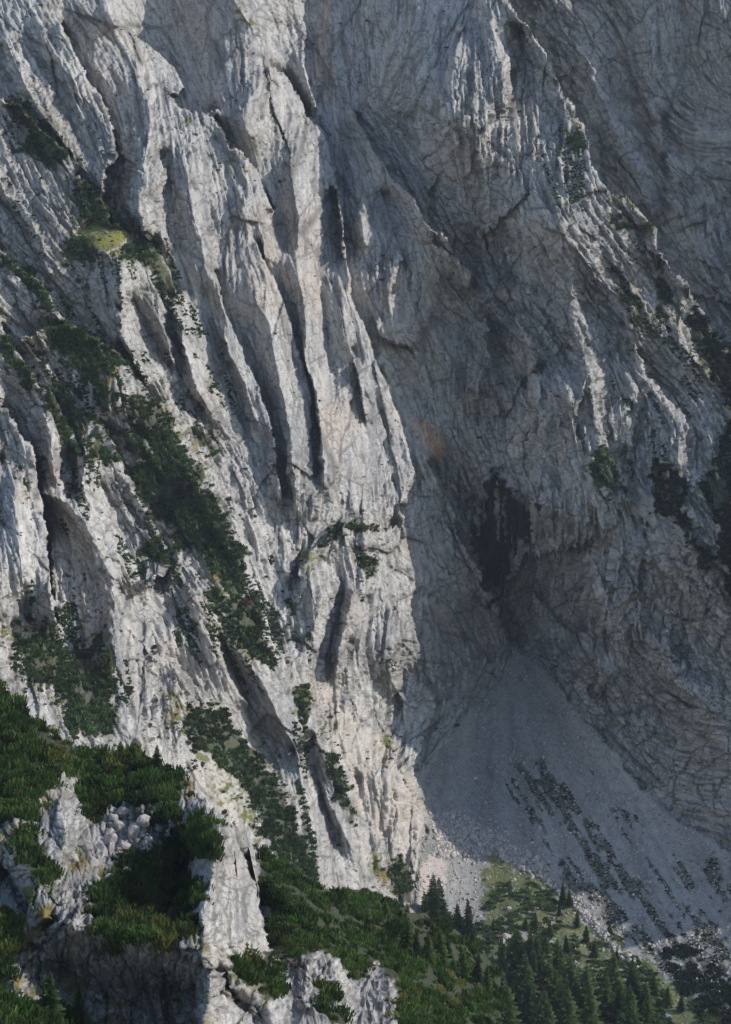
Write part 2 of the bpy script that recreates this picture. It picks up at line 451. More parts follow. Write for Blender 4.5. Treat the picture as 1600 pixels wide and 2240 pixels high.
pf, vf, opf, otf = collect(FARR)
RELF = membrane(G, pf, vf)
FAR_POLY = [(1108,-260),(1110,0),(1150,50),(1190,105),(1215,150),(1240,200),(1265,250),(1280,290),(1300,350),(1325,410),(1365,425),(1400,460),(1435,500),(1442,545),
            (1480,595),(1512,630),(1533,680),(1562,720),(1604,772),(1700,900),(1900,1100),(1900,-260)]
wobu = fbm(G.shape, 14, 3, 41) * 2.2
def mask_wob(g, poly, amp=1.0, seed=0):
    """polygon mask with a ragged edge"""
    m = g.poly(poly)
    du = (fbm(g.shape, 12, 3, 700 + seed) * 2.6 * amp); dv = (fbm(g.shape, 12, 3, 800 + seed) * 2.6 * amp)
    yy, xx = np.meshgrid(np.arange(g.nv), np.arange(g.nu), indexing='ij')
    iy = np.clip(yy + dv, 0, g.nv - 1).astype(int); ix = np.clip(xx + du, 0, g.nu - 1).astype(int)
    return m[iy, ix]
FARM = mask_wob(G, FAR_POLY, .5, 3)
THF = orient(G, opf, otf, [(1200,20,60),(1350,60,80),(1500,60,95),(1300,200,60),(1450,200,88),(1550,200,80),(1580,450,100),(1500,560,60)])
TH = np.where(FARM, THF, TH)
_rw = np.clip((np.meshgrid(G.u, G.v)[0] - 950) / 200, 0, 1).astype(np.float32)
TH = TH + _rw * (.34 * vnoise(G.shape, 130, 501) + .08 * vnoise(G.shape, 40, 502))

TALUS_POLY = [(1120,1412),(1140,1422),(1190,1465),(1230,1512),(1265,1557),(1300,1597),(1350,1647),(1365,1682),(1425,1742),(1500,1807),(1600,1862),(1850,1990),
              (1850,2500),(700,2500),(820,2100),(898,1990),(907,1940),(917,1890),(925,1850),(932,1820),(935,1780),(920,1730),(906,1695),(915,1690),(960,1650),(1000,1592),(1010,1573),(1050,1530),(1100,1482)]
MEADOW_POLY = [(1055,1850),(1090,1850),(1130,1880),(1190,1905),(1235,1940),(1255,1965),(1290,2010),(1330,2040),(1360,2075),(1400,2100),(1450,2130),(1500,2150),(1550,2190),(1600,2260),(1700,2500),
               (820,2500),(880,2000),(905,1990),(990,2010),(1060,2020),(1045,1960),(1062,1900)]
TAL = mask_wob(G, TALUS_POLY, .6, 5)
MEA = mask_wob(G, MEADOW_POLY, 2.2, 6) & TAL
talw = blur(TAL.astype(np.float32), 5)

# roughness of the rock by place
ROUGH = tps(G, [(60,300,1.1),(300,300,.8),(430,150,.45),(620,220,.9),(900,150,.6),(1100,200,1.1),(700,700,.42),(560,700,.38),(640,900,.42),(760,1000,.5),(560,560,.5),(680,420,.6),(770,800,.5),(180,620,.9),
  (60,1150,.8),(170,1250,1.0),(280,1500,.9),(440,1350,.9),(600,1580,.5),(600,1200,.9),(760,1350,.9),(850,1500,.9),(840,1780,.8),(730,1850,.6),(960,1400,.8),(1000,900,.9),(930,700,.8),
  (1100,1150,1.2),(1200,1350,1.0),(1400,1400,1.3),(1300,800,1.1),(1400,650,1.1),(1550,1650,1.0),(560,950,.8),(900,500,.9),(460,500,.8),(1500,300,.8)])
ROUGH = np.clip(ROUGH * .9, .3, 1.4)
_mw = blur(G.poly([(160,512),(200,478),(235,488),(298,510),(258,538),(232,560),(205,540),(186,520)]).astype(np.float32), 6)
ROUGH = ROUGH * (1 - .92 * _mw)
REL = REL + _mw * np.clip(G.v - 522, -45, 45)[:, None] * -.28

def rock_detail(g, th, mpp, rough, seed, scales, fac, slit_amp=5.5):
    h = np.zeros(g.shape, np.float32); hf_ = np.zeros(g.shape, np.float32)
    for (cell, L, amp, rid) in scales:
        n = lic(g, th, cell, L, seed + int(cell * 10) + (5 if rid else 0), rid)
        n = np.clip(n, -2.4, 2.4)
        if cell > 5:
            x = n * 1.25 + .3 * vnoise(g.shape, 60, seed + int(cell)); fl = np.floor(x)
            n = .45 * n + .62 * (fl + smooth(x - fl, 0, .32)) / 1.25
        if cell > 7: h += amp * n * (1 if not rid else -1)
        else: hf_ += amp * n * (1 if not rid else -1)
    crack = np.zeros(g.shape, np.float32)
    a2 = np.mod(th, math.pi)
    for (size, asp, amp, camp) in fac:
        acc = np.zeros(g.shape, np.float32); cc = np.zeros(g.shape, np.float32); ws = np.full(g.shape, 1e-4, np.float32)
        for j, ang in enumerate((math.radians(58), math.radians(86), math.radians(122))):
            w = np.clip(np.cos(2 * (a2 - ang)), 0, 1) ** 5 + .003
            hf, cr = facets(g, ang, size, asp, seed + int(size) * 7 + j)
            acc += w * hf; cc += w * np.clip(1 - cr / .13, 0, 1); ws += w
        if size > 12: h += acc / ws * amp
        else: hf_ += acc / ws * amp
        h += cc / ws * camp
        crack = np.maximum(crack, cc / ws)
    # short deep slits along the bedding, in swarms
    swarm = smooth(vnoise(g.shape, 70, seed + 77) + .6 * vnoise(g.shape, 22, seed + 78), -.9, .7)
    n = lic(g, th, 3.6, 22, seed + 79); n2 = lic(g, th, 7, 44, seed + 80)
    n3 = lic(g, th + 1.15, 3.4, 14, seed + 81); n4 = lic(g, th, 3.0, 11, seed + 82)
    slit = smooth(n, .55, 1.7) * swarm + .9 * smooth(n2, .9, 2.0) + .7 * smooth(n3, 1.2, 2.2) + .6 * smooth(n4, .9, 1.9)
    hf_ += slit * slit_amp
    crack = np.maximum(crack, .8 * slit)
    return h * rough * mpp, hf_ * rough * mpp, crack

D0 = np.where(FARM, FARB + RELF, BASE + REL * (1 - .5 * talw))
MPP = D0 / F
scales = [(46, 260, 4.0, False), (22, 120, 3.2, True), (14, 80, 3.0, False), (9, 50, 3.0, True), (5.5, 30, 2.8, False), (3.6, 16, 1.8, False)]
fac = [(110, 2.6, 26.0, 3.0), (44, 2.6, 9.5, 2.5), (18, 2.6, 4.5, 1.2), (8.5, 2.6, 2.6, .8)]
H, HFINE, CRACK = rock_detail(G, TH, MPP, ROUGH, 1000, scales, fac)
TH_TAL = np.zeros(G.shape, np.float32) + math.radians(60)
uu, vv = np.meshgrid(G.u.astype(np.float32), G.v.astype(np.float32))
TH_TAL = np.arctan2(np.maximum(vv - 1330, 40), (uu - 1120) * .75 + 30).astype(np.float32)
tl = lic(G, TH_TAL, 12, 160, 3, False); tl2 = lic(G, TH_TAL, 30, 260, 4, False)
Htal = (tl * .5 + tl2 * 1.5 + vnoise(G.shape, 2.2, 77) * .5 + vnoise(G.shape, 5, 78) * .5) * MPP
gul = lic(G, TH_TAL, 7, 90, 8, True)
HH = H * (1 - talw) + Htal * talw
HFINE = HFINE * (1 - talw)

def to_xyz(g, D):
    U, V = np.meshgrid(g.u, g.v)
    return np.stack([(U - 800) / F * D, D, (1120 - V) / F * D], -1)
def normals(P):
    du = np.gradient(P, axis=1); dv = np.gradient(P, axis=0)
    n = np.cross(du, dv)
    n /= np.linalg.norm(n, axis=-1, keepdims=True) + 1e-9
    n *= np.where(n[..., 1:2] > 0, -1, 1)
    return n

def displaced(g, D, h, hf):
    D = D + h                                   # big forms go in and out of the wall, fine ones stand off the surface
    n0 = normals(to_xyz(g, blur(D, 9))) * .75 + np.array([0, -.3, 0])
    n0 /= np.linalg.norm(n0, axis=-1, keepdims=True)
    return to_xyz(g, D) - n0 * hf[..., None]
P = displaced(G, D0, HH, HFINE)
NS = normals(np.stack([blur(P[..., k], 6) for k in range(3)], -1))

# ------------------------------------------------------------------ vegetation patches (photo pixels)
PINES = [
 ("dark dwarf pine thicket draped down a slab in the upper left", [(18,213),(45,222),(90,248),(120,288),(150,333),(155,346),(130,346),(115,368),(80,352),(60,335),(20,330),(50,315),(72,300),(62,270),(35,240)]),
 ("dwarf pine thicket on the rib just above the small meadow", [(165,385),(195,388),(215,418),(232,445),(255,460),(282,495),(255,500),(215,484),(188,450),(160,425)]),
 ("round dwarf pine thicket on the lower left edge of the small meadow", [(142,520),(185,513),(205,535),(208,560),(180,575),(150,556)]),
 ("long dwarf pine thicket running down right from the small meadow", [(272,530),(310,503),(340,528),(370,598),(392,642),(378,652),(342,612),(310,575),(262,568)]),
 ("narrow dwarf pine strip on the left edge ridge crest below the upper slabs", [(0,545),(42,572),(88,608),(112,658),(117,685),(90,672),(68,632),(40,602),(0,572)]),
 ("thick dwarf pine cap on the dark wall crest left of the ribs", [(95,716),(150,710),(200,733),(245,757),(288,803),(262,806),(242,800),(242,850),(242,890),(215,886),(188,840),(150,782),(110,742)]),
 ("dwarf pine strip on the left edge crest beside the dark gully", [(0,715),(28,755),(62,798),(84,850),(88,862),(62,848),(30,800),(0,772)]),
 ("dark dwarf pine thicket at the foot of the pine cap", [(88,850),(130,838),(160,885),(215,905),(165,930),(175,985),(160,990),(130,942),(110,905)]),
 ("widest dwarf pine thicket on the long diagonal crest", [(280,890),(312,868),(345,878),(372,920),(400,980),(422,1002),(472,1118),(520,1190),(530,1240),(530,1292),(508,1320),(480,1262),(440,1200),(405,1192),(380,1204),(372,1150),(322,1100),(290,1062),(272,1022),(310,1012),(262,962),(230,935),(250,928),(312,972),(350,990),(300,932)]),
 ("small round dwarf pine thicket right of the diagonal crest", [(420,942),(442,925),(470,950),(480,987),(442,972)]),
 ("dwarf pine thicket on the diagonal crest beside the brownish shrub", [(470,1290),(540,1300),(575,1322),(560,1350),(585,1400),(602,1440),(592,1472),(545,1432),(500,1372),(470,1332)]),
 ("dwarf pine strip on the lit rib right of the pale pillar", [(190,935),(216,945),(242,990),(262,1012),(235,1012),(205,978)]),
 ("dwarf pine strip above the rounded lit block", [(318,1172),(350,1188),(377,1230),(370,1242),(330,1217)]),
 ("heavy dwarf pine thicket hanging over the shaded gully on the left", [(20,1385),(60,1392),(115,1395),(165,1430),(215,1428),(240,1470),(246,1530),(236,1610),(190,1602),(150,1592),(130,1520),(110,1500),(60,1470),(50,1420)]),
 ("dwarf pine tongue at the top of the lower white buttress", [(638,1500),(672,1497),(682,1560),(665,1585),(645,1545)]),
 ("long dwarf pine slope under the dark slab", [(405,1556),(440,1548),(482,1558),(552,1628),(602,1712),(645,1790),(705,1925),(660,1930),(600,1880),(575,1820),(545,1760),(500,1690),(450,1640),(410,1595)]),
 ("narrow dwarf pine strip down the crack of the white buttress", [(700,1620),(722,1650),(747,1700),(772,1760),(785,1802),(762,1792),(730,1732),(703,1660)]),
 ("dwarf pine thicket on the buttress ledge at the dark crack", [(790,1210),(812,1218),(815,1245),(802,1272),(790,1262)]),
 ("small dwarf pine thicket on the skyline ridge on the right", [(1235,300),(1262,288),(1280,325),(1245,332)]),
 ("sparse dwarf pine thicket on the upper right lit ridge", [(1320,452),(1352,480),(1432,500),(1420,524),(1382,498),(1340,502)]),
 ("dwarf pine strip below the upper right lit ridge", [(1335,592),(1352,585),(1382,640),(1420,700),(1440,745),(1420,748),(1378,682)]),
 ("dwarf pine strip right of the strip below the lit ridge", [(1425,610),(1445,600),(1462,650),(1468,700),(1448,690)]),
 ("dark dwarf pine forest patch at the right edge behind the lit ridge", [(1510,640),(1562,720),(1604,778),(1700,850),(1700,980),(1600,900),(1562,832),(1522,742)]),
 ("dark hanging pine thicket in the shaded right cliff", [(1430,1000),(1460,1010),(1500,1060),(1500,1120),(1532,1180),(1562,1220),(1545,1272),(1520,1202),(1480,1132),(1430,1120),(1420,1060)]),
 ("dark hanging pine thicket at the right edge of the photo", [(1600,930),(1570,980),(1540,1080),(1562,1150),(1580,1240),(1600,1300),(1700,1400),(1700,900)]),
 ("olive dwarf pine clump on the lit rib of the right cliff", [(1290,982),(1330,990),(1350,1040),(1372,1082),(1322,1062),(1290,1040)]),
 ("dwarf pine thicket at the right foot of the lower white buttress", [(850,1880),(880,1875),(893,1930),(890,1985),(862,1960)]),
]
PINES.append(("dwarf pine fringe along the arched ledge of the white buttress", [(690,1192),(712,1172),(740,1148),(770,1135),(835,1155),(830,1165),(775,1152),(735,1168),(705,1196)]))
GRASS = [
 [(165,510),(200,480),(235,490),(292,510),(258,535),(232,556),(205,537),(190,515)],
 [(500,330),(530,345),(560,380),(545,388),(510,352)], [(405,240),(430,250),(425,275),(400,262)],
 [(325,1105),(345,1115),(372,1160),(360,1190),(340,1150)], [(370,1500),(390,1510),(410,1550),(440,1600),(400,1600),(378,1550)],
 [(660,1210),(690,1200),(697,1225),(680,1258),(664,1240)], [(1085,20),(1130,60),(1150,100),(1140,120),(1110,70)], [(1240,290),(1262,280),(1278,300),(1285,340),(1262,300)],
 [(1330,415),(1370,430),(1400,465),(1380,480),(1340,450)], [(0,1370),(60,1375),(110,1390),(60,1400),(0,1395)],
 [(95,700),(140,700),(165,715),(120,722)], [(630,1330),(650,1320),(655,1350),(640,1370)], [(700,1560),(720,1600),(740,1650),(725,1650)],
 [(830,1600),(850,1590),(860,1640),(845,1660)], [(505,15),(560,40),(560,60),(510,45)], [(430,1600),(480,1640),(540,1740),(570,1840),(540,1840),(480,1760),(430,1680)], [(810,1830),(850,1850),(870,1900),(840,1930),(815,1890)],
]
pine_masks = [mask_wob(G, p, 1.5, 20 + i) for i, (_, p) in enumerate(PINES)]
PINE = np.zeros(G.shape, bool)
for m in pine_masks: PINE |= m
GR = np.zeros(G.shape, bool)
for k in range(len(pine_masks)): pine_masks[k] &= ~G.poly(GRASS[0])
for i, p in enumerate(GRASS): GR |= mask_wob(G, p, 2.0, 60 + i)

# ------------------------------------------------------------------ rock colour (albedo only)
def mixc(a, b, t):
    return a * (1 - t[..., None]) + np.array(b, np.float32) * t[..., None]
def rock_colour(g, th, seed, crack, ns, warm):
    s = g.shape
    base = np.zeros(s + (3,), np.float32) + np.array((.405, .392, .37), np.float32)
    v = .5 * fbm(s, 90, 4, seed)
    base *= (1 + .10 * v)[..., None]
    st = lic(g, th, 6, 90, seed + 40, False)
    st2 = lic(g, np.full(s, math.radians(89), np.float32), 8, 120, seed + 41, False)
    base *= (1 + .07 * st)[..., None]
    f1_ = lic(g, th, 3.2, 16, seed + 50); f2_ = lic(g, th, 6, 34, seed + 51)
    base *= np.clip(1 + .10 * f1_ + .06 * f2_, .6, 1.3)[..., None]
    base = mixc(base, (.10, .10, .095), .6 * smooth(f1_ + .5 * f2_, 1.3, 2.3))
    base = mixc(base, (.21, .225, .25), .55 * smooth(st2 + .7 * vnoise(s, 60, seed + 42), .7, 2.0))
    base = mixc(base, (.44, .37, .30), warm * .55 * smooth(vnoise(s, 70, seed + 43) + .4 * vnoise(s, 18, seed + 44), .3, 1.6))
    sp = vnoise(s, 3.2, seed + 45)
    base = mixc(base, (.12, .115, .09), .55 * smooth(sp + .4 * vnoise(s, 40, seed + 46), 1.3, 2.2))
    base = mixc(base, (.10, .095, .085), .7 * smooth(crack, .35, .95))
    return base
def soft(g, poly, n, seed, amp=1.5):
    return blur(mask_wob(g, poly, amp, seed).astype(np.float32), n)
warm = np.clip(tps(G, [(100,300,.5),(600,300,.4),(700,1300,.8),(800,1700,1.4),(900,900,.9),(1000,1100,.7),(1100,1400,.5),(1400,500,.8),(1500,1500,.3),(200,800,.8),(200,1300,.8),(1500,200,.1),(100,1500,.6),(1100,200,.4),(450,1650,.3),(300,1500,.4),(1250,900,.1),(1350,1250,.05)]), 0, 1.4)
COL = rock_colour(G, TH, 2000, CRACK, NS, warm)
for _sz, _ang, _sd in ((46, 58, 1), (30, 122, 2), (110, 74, 3), (15, 100, 4), (64, 128, 5)):
    _h, _c = facets(G, math.radians(_ang), _sz, 1.7, 7000 + _sd, .16)
    _m = (.12 + .8 * smooth(vnoise(G.shape, 95, 7100 + _sd) + .4 * vnoise(G.shape, 25, 7150 + _sd), .0, 1.2)) * smooth(_rw, .05, .6)
    HFINE += _m * MPP * (smooth(.07 - _c, 0, .06) * 5.0 + .10 * _sz * .5 * _h)
    COL = mixc(COL, (.08, .08, .08), .6 * _m * smooth(.055 - _c, 0, .04))
_lw = 1 - smooth(_rw, .05, .6)
for _sz, _ang, _asp, _sd in ((52, 60, 2.6, 11), (26, 66, 2.8, 12), (34, 112, 1.5, 13), (13, 60, 2.4, 14)):
    _h, _c = facets(G, math.radians(_ang), _sz, _asp, 7200 + _sd, .14)
    _m = smooth(vnoise(G.shape, 70, 7300 + _sd) + .4 * vnoise(G.shape, 20, 7350 + _sd), -.1, 1.1) * _lw * np.clip(ROUGH, .2, 1)
    HFINE += _m * MPP * (smooth(.06 - _c, 0, .05) * 4.5 + .045 * _sz * _h)
    COL = mixc(COL, (.08, .08, .075), .6 * _m * smooth(.05 - _c, 0, .04))
P = displaced(G, D0, HH, HFINE * (1 - talw))
NS = normals(np.stack([blur(P[..., k], 6) for k in range(3)], -1))
COL = mixc(COL, (.62, .27, .09), .95 * soft(G, [(912,918),(930,925),(958,945),(975,975),(955,1000),(925,975),(915,950)], 4, 90) * smooth(vnoise(G.shape, 9, 5) + .6, 0, 1.2))
COL = mixc(COL, (.52, .38, .27), .55 * soft(G, [(890,910),(935,915),(965,945),(980,985),(950,1012),(925,1000),(900,955)], 6, 91))
COL = mixc(COL, (.50, .40, .32), .5 * soft(G, [(885,800),(935,800),(940,835),(885,832)], 6, 92) * smooth(lic(G, np.full(G.shape, 1.57, np.float32), 5, 60, 9) + .3, 0, 1.4))
COL = mixc(COL, (.53, .46, .36), .6 * soft(G, [(1300,1440),(1335,1440),(1332,1502),(1305,1500)], 5, 93) * smooth(lic(G, np.full(G.shape, 1.57, np.float32), 5, 60, 10) + .6, 0, 1.4))
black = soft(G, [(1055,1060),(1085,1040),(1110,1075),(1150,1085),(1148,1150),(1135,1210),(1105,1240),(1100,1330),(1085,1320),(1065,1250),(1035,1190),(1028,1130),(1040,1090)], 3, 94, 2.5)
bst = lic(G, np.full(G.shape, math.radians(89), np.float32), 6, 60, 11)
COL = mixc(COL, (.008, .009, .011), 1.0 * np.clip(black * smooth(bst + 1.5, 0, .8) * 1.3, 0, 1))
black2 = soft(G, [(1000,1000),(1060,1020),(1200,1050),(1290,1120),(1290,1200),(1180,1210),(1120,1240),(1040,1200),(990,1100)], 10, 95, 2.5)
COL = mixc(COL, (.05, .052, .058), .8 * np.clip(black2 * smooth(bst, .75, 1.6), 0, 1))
pale = soft(G, [(690,1480),(740,1500),(860,1650),(905,1700),(930,1800),(900,1950),(860,1850),(800,1800),(740,1650)], 12, 96, 2)
COL = mixc(COL, (.53, .48, .42), .55 * pale)
# grass and moss on ledges near the green places
near_green = wide_blur((PINE | GR).astype(np.float32), 8)
near_green = np.clip(near_green * 2.2, 0, 1)
ledge = smooth(NS[..., 2] + .18 * vnoise(G.shape, 7, 31), .42, .72)
dens = np.clip(near_green + .3 * smooth(vnoise(G.shape, 120, 32), .2, 1.2) + .35 * soft(G, [(1180,280),(1300,380),(1440,540),(1520,680),(1500,760),(1400,760),(1280,600),(1200,420)], 12, 97), 0, 1)
gcol = np.zeros(G.shape + (3,), np.float32) + np.array((.125, .13, .045), np.float32)
gcol = mixc(gcol, (.21, .17, .065), smooth(vnoise(G.shape, 16, 33), -.4, 1.2))
gcol = mixc(gcol, (.23, .22, .05), blur(mask_wob(G, GRASS[0], 1, 7).astype(np.float32), 3))
tg = np.clip(ledge * dens * smooth(vnoise(G.shape, 6, 34), -.8, .6) + GR * .92 * smooth(vnoise(G.shape, 7, 85) + .7 * vnoise(G.shape, 3, 86) + 2.5 * G.poly(GRASS[0]), -.3, .9), 0, 1)
COL = COL * (1 - tg[..., None]) + gcol * tg[..., None]
# soil under the pines
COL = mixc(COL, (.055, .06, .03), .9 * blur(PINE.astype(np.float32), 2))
# talus
tc = np.zeros(G.shape + (3,), np.float32) + np.array((.30, .298, .285), np.float32)
tc *= (1 + .10 * tl + .08 * tl2 + .07 * vnoise(G.shape, 6, 37) + .05 * vnoise(G.shape, 3, 35) + .09 * vnoise(G.shape, 1.6, 36))[..., None]
tc = mixc(tc, (.50, .43, .385), .85 * soft(G, [(938,1870),(955,1862),(975,1900),(978,1930),(960,1960),(945,1985),(915,1980),(920,1920),(935,1890)], 2, 98, .8))
GRM = smooth(vnoise(G.shape, 10, 38) + .5 * vnoise(G.shape, 4, 39), -1.7, -.5)
tc = tc * (1 - (MEA * GRM)[..., None] * .9) + (gcol * (1 + .22 * vnoise(G.shape, 2.4, 87) + .2 * vnoise(G.shape, 14, 88))[..., None] * np.array((.78, .95, .85), np.float32)) * (MEA * GRM)[..., None] * .9
# low heath in downhill strips on the shaded side of the talus
STRIP_POLY = [(1100,1700),(1180,1640),(1260,1650),(1320,1690),(1400,1780),(1500,1860),(1850,2010),(1850,2460),(1480,2200),(1400,2080),(1290,1970),(1200,1870),(1110,1800)]
strip_n = lic(G, np.full(G.shape, math.radians(55), np.float32), 15, 90, 51) + .55 * lic(G, np.full(G.shape, math.radians(57), np.float32), 7, 40, 52)
STRIP = soft(G, STRIP_POLY, 14, 99, 3) * smooth(strip_n + .6 * vnoise(G.shape, 6, 53) + .6 * vnoise(G.shape, 60, 54) + .35 * vnoise(G.shape, 20, 55), .15, 1.0)
tc = mixc(tc, (.07, .075, .05), .8 * STRIP)
COL = np.where(TAL[..., None], tc, COL)
COL = np.clip(COL, .01, .8)

# ------------------------------------------------------------------ materials
def mat_rock(name, bump, scale, rough=.92):
    m = bpy.data.materials.new(name); m.use_nodes = True
    n = m.node_tree; b = n.nodes["Principled BSDF"]
    b.inputs["Roughness"].default_value = rough
    b.inputs["Specular IOR Level"].default_value = .25
    at = n.nodes.new("ShaderNodeVertexColor"); at.layer_name = "Col"
    tc_ = n.nodes.new("ShaderNodeTexCoord")
    nz = n.nodes.new("ShaderNodeTexNoise"); nz.inputs["Scale"].default_value = scale; nz.inputs["Detail"].default_value = 5; nz.inputs["Roughness"].default_value = .65
    n.links.new(tc_.outputs["Object"], nz.inputs["Vector"])
    mr = n.nodes.new("ShaderNodeMapRange"); mr.inputs["From Min"].default_value = .3; mr.inputs["From Max"].default_value = .7
    mr.inputs["To Min"].default_value = .8; mr.inputs["To Max"].default_value = 1.2
    n.links.new(nz.outputs["Fac"], mr.inputs["Value"])
    vm = n.nodes.new("ShaderNodeVectorMath"); vm.operation = 'SCALE'
    n.links.new(at.outputs["Color"], vm.inputs[0]); n.links.new(mr.outputs[0], vm.inputs["Scale"])
    n.links.new(vm.outputs[0], b.inputs["Base Color"])
    bp = n.nodes.new("ShaderNodeBump"); bp.inputs["Strength"].default_value = bump; bp.inputs["Distance"].default_value = .5
    n.links.new(nz.outputs["Fac"], bp.inputs["Height"]); n.links.new(bp.outputs[0], b.inputs["Normal"])
    return m
ROCK = mat_rock("limestone", .5, 1.1)
ROCKN = mat_rock("near limestone", .6, 2.6)
SCREE = mat_rock("scree", .5, 1.4, .95)
TURF = mat_rock("turf", .5, 1.6, .95)
def mat_leaf(name, trans=.15):
    m = bpy.data.materials.new(name); m.use_nodes = True
    n = m.node_tree; b = n.nodes["Principled BSDF"]
    b.inputs["Roughness"].default_value = .6; b.inputs["Specular IOR Level"].default_value = .25
    at = n.nodes.new("ShaderNodeVertexColor"); at.layer_name = "Col"
    tr = n.nodes.new("ShaderNodeBsdfTranslucent"); mx = n.nodes.new("ShaderNodeMixShader"); mx.inputs[0].default_value = trans
    n.links.new(at.outputs["Color"], b.inputs["Base Color"]); n.links.new(at.outputs["Color"], tr.inputs["Color"])
    n.links.new(b.outputs[0], mx.inputs[1]); n.links.new(tr.outputs[0], mx.inputs[2])
    n.links.new(mx.outputs[0], n.nodes["Material Output"].inputs["Surface"])
    return m
LEAF = mat_leaf("needles", .4); 
BARK = bpy.data.materials.new("bark"); BARK.use_nodes = True
_n = BARK.node_tree; _z = _n.nodes.new("ShaderNodeTexNoise"); _z.inputs["Scale"].default_value = 6
_r = _n.nodes.new("ShaderNodeValToRGB"); _r.color_ramp.elements[0].color = (.06, .045, .035, 1); _r.color_ramp.elements[1].color = (.16, .13, .11, 1)
_n.links.new(_z.outputs[0], _r.inputs[0]); _n.links.new(_r.outputs[0], _n.nodes["Principled BSDF"].inputs["Base Color"])
_n.nodes["Principled BSDF"].inputs["Roughness"].default_value = .95

# ------------------------------------------------------------------ mesh building
def make_mesh(name, verts, quads, cols=None, mat=None, tris=None):
    me = bpy.data.meshes.new(name)
    nv = len(verts)
    q = quads if quads is not None else np.zeros((0, 4), np.int32)
    t = tris if tris is not None else np.zeros((0, 3), np.int32)
    nl = q.size + t.size; npoly = len(q) + len(t)
    me.vertices.add(nv); me.vertices.foreach_set("co", np.ascontiguousarray(verts, np.float32).ravel())
    me.loops.add(nl); me.loops.foreach_set("vertex_index", np.concatenate([q.ravel(), t.ravel()]).astype(np.int32))
    me.polygons.add(npoly)
    st = np.concatenate([np.arange(len(q)) * 4, q.size + np.arange(len(t)) * 3]).astype(np.int32)
    tot = np.concatenate([np.full(len(q), 4), np.full(len(t), 3)]).astype(np.int32)
    me.polygons.foreach_set("loop_start", st); me.polygons.foreach_set("loop_total", tot)
    me.update(calc_edges=True)
    if cols is not None:
        a = me.color_attributes.new("Col", 'FLOAT_COLOR', 'POINT')
        c = np.ones((nv, 4), np.float32); c[:, :3] = cols
        a.data.foreach_set("color", c.ravel())
    if mat: me.materials.append(mat)
    return me
def link(name, me, parent=None, label=None, cat=None, group=None, kind=None):
    o = bpy.data.objects.new(name, me); sc.collection.objects.link(o)
    if parent: o.parent = parent
    if label: o["label"] = label
    if cat: o["category"] = cat
    if group: o["group"] = group
    if kind: o["kind"] = kind
    return o

# stretched margin round the dense grid, so the mountain goes on outside the frame
_e = []
for (u, v) in [(1640,2250),(1450,2105),(1300,1985),(1200,1905),(1100,1838),(1000,1782),(945,1738),(912,1690),(900,1600),(895,1400)]:
    p_ = to_xyz(G, D0)[int((v - G.v0) / ST), int((u - G.u0) / ST)]
    t_ = (.3416 * p_[1] - p_[0]) / (SUN[0] - .3416 * SUN[1]); q_ = p_ + SUN * t_
    _e.append((1120 - F * q_[2] / q_[1], q_[1]))
_e = sorted(_e)
SH_V = [-3000, -500, _e[0][0] - 160] + [a_ for a_, b_ in _e] + [2800]
SH_D = [2600, 1700, _e[0][1] + 130] + [b_ + 10 * min(1, max(0, (a_ - 800) / 200)) for a_, b_ in _e] + [_e[-1][1] - 30]

def widen(g, D, Pd, C, masks):
    ex = np.cumsum(4 * 1.22 ** np.arange(24))
    Uo = np.concatenate([g.u[0] - ex[::-1], g.u, g.u[-1] + ex])
    Vo = np.concatenate([g.v[0] - ex[::-1], g.v, g.v[-1] + ex[:14]])
    ne = len(ex)
    pad = ((ne, 14), (ne, ne))
    bu = np.concatenate([ex[::-1], np.zeros(g.nu), ex])[None, :]; bt = np.concatenate([ex[::-1], np.zeros(g.nv + 14)])[:, None]
    bb = np.concatenate([np.zeros(g.nv + ne), ex[:14]])[:, None]
    right = np.concatenate([np.zeros(g.nu + ne), ex])[None, :]
    top = np.minimum(bt, 900)
    Dp = np.pad(D, pad, mode='edge')
    ns = fbm(Dp.shape, 9, 3, 333) * 8 * np.clip((bu + bt + bb) / 400, 0, 1)
    # beyond the right edge the wall swings forward to a crest: the shoulder that throws the big shadow
    tgt = np.interp(Vo, SH_V, SH_D)[:, None]
    k = np.clip(right / 800, 0, 1) ** 2.2
    Dp = np.where(right > 0, Dp * (1 - k) + tgt * k + np.maximum(right - 800, 0) * .3, Dp)
    Dp = Dp + ns + top * .35 * (1 - k) - bb * .4
    Dp = np.maximum(Dp, 250)
    Cp = np.pad(C, (pad[0], pad[1], (0, 0)), mode='edge')
    mp = [np.pad(m, pad, mode='edge') for m in masks]
    U, V = np.meshgrid(Uo, Vo)
    Pp = np.stack([(U - 800) / F * Dp, Dp, (1120 - V) / F * Dp], -1)
    Pp += np.pad(Pd - to_xyz(g, D), (pad[0], pad[1], (0, 0)), mode='edge')
    return Pp, Cp, mp

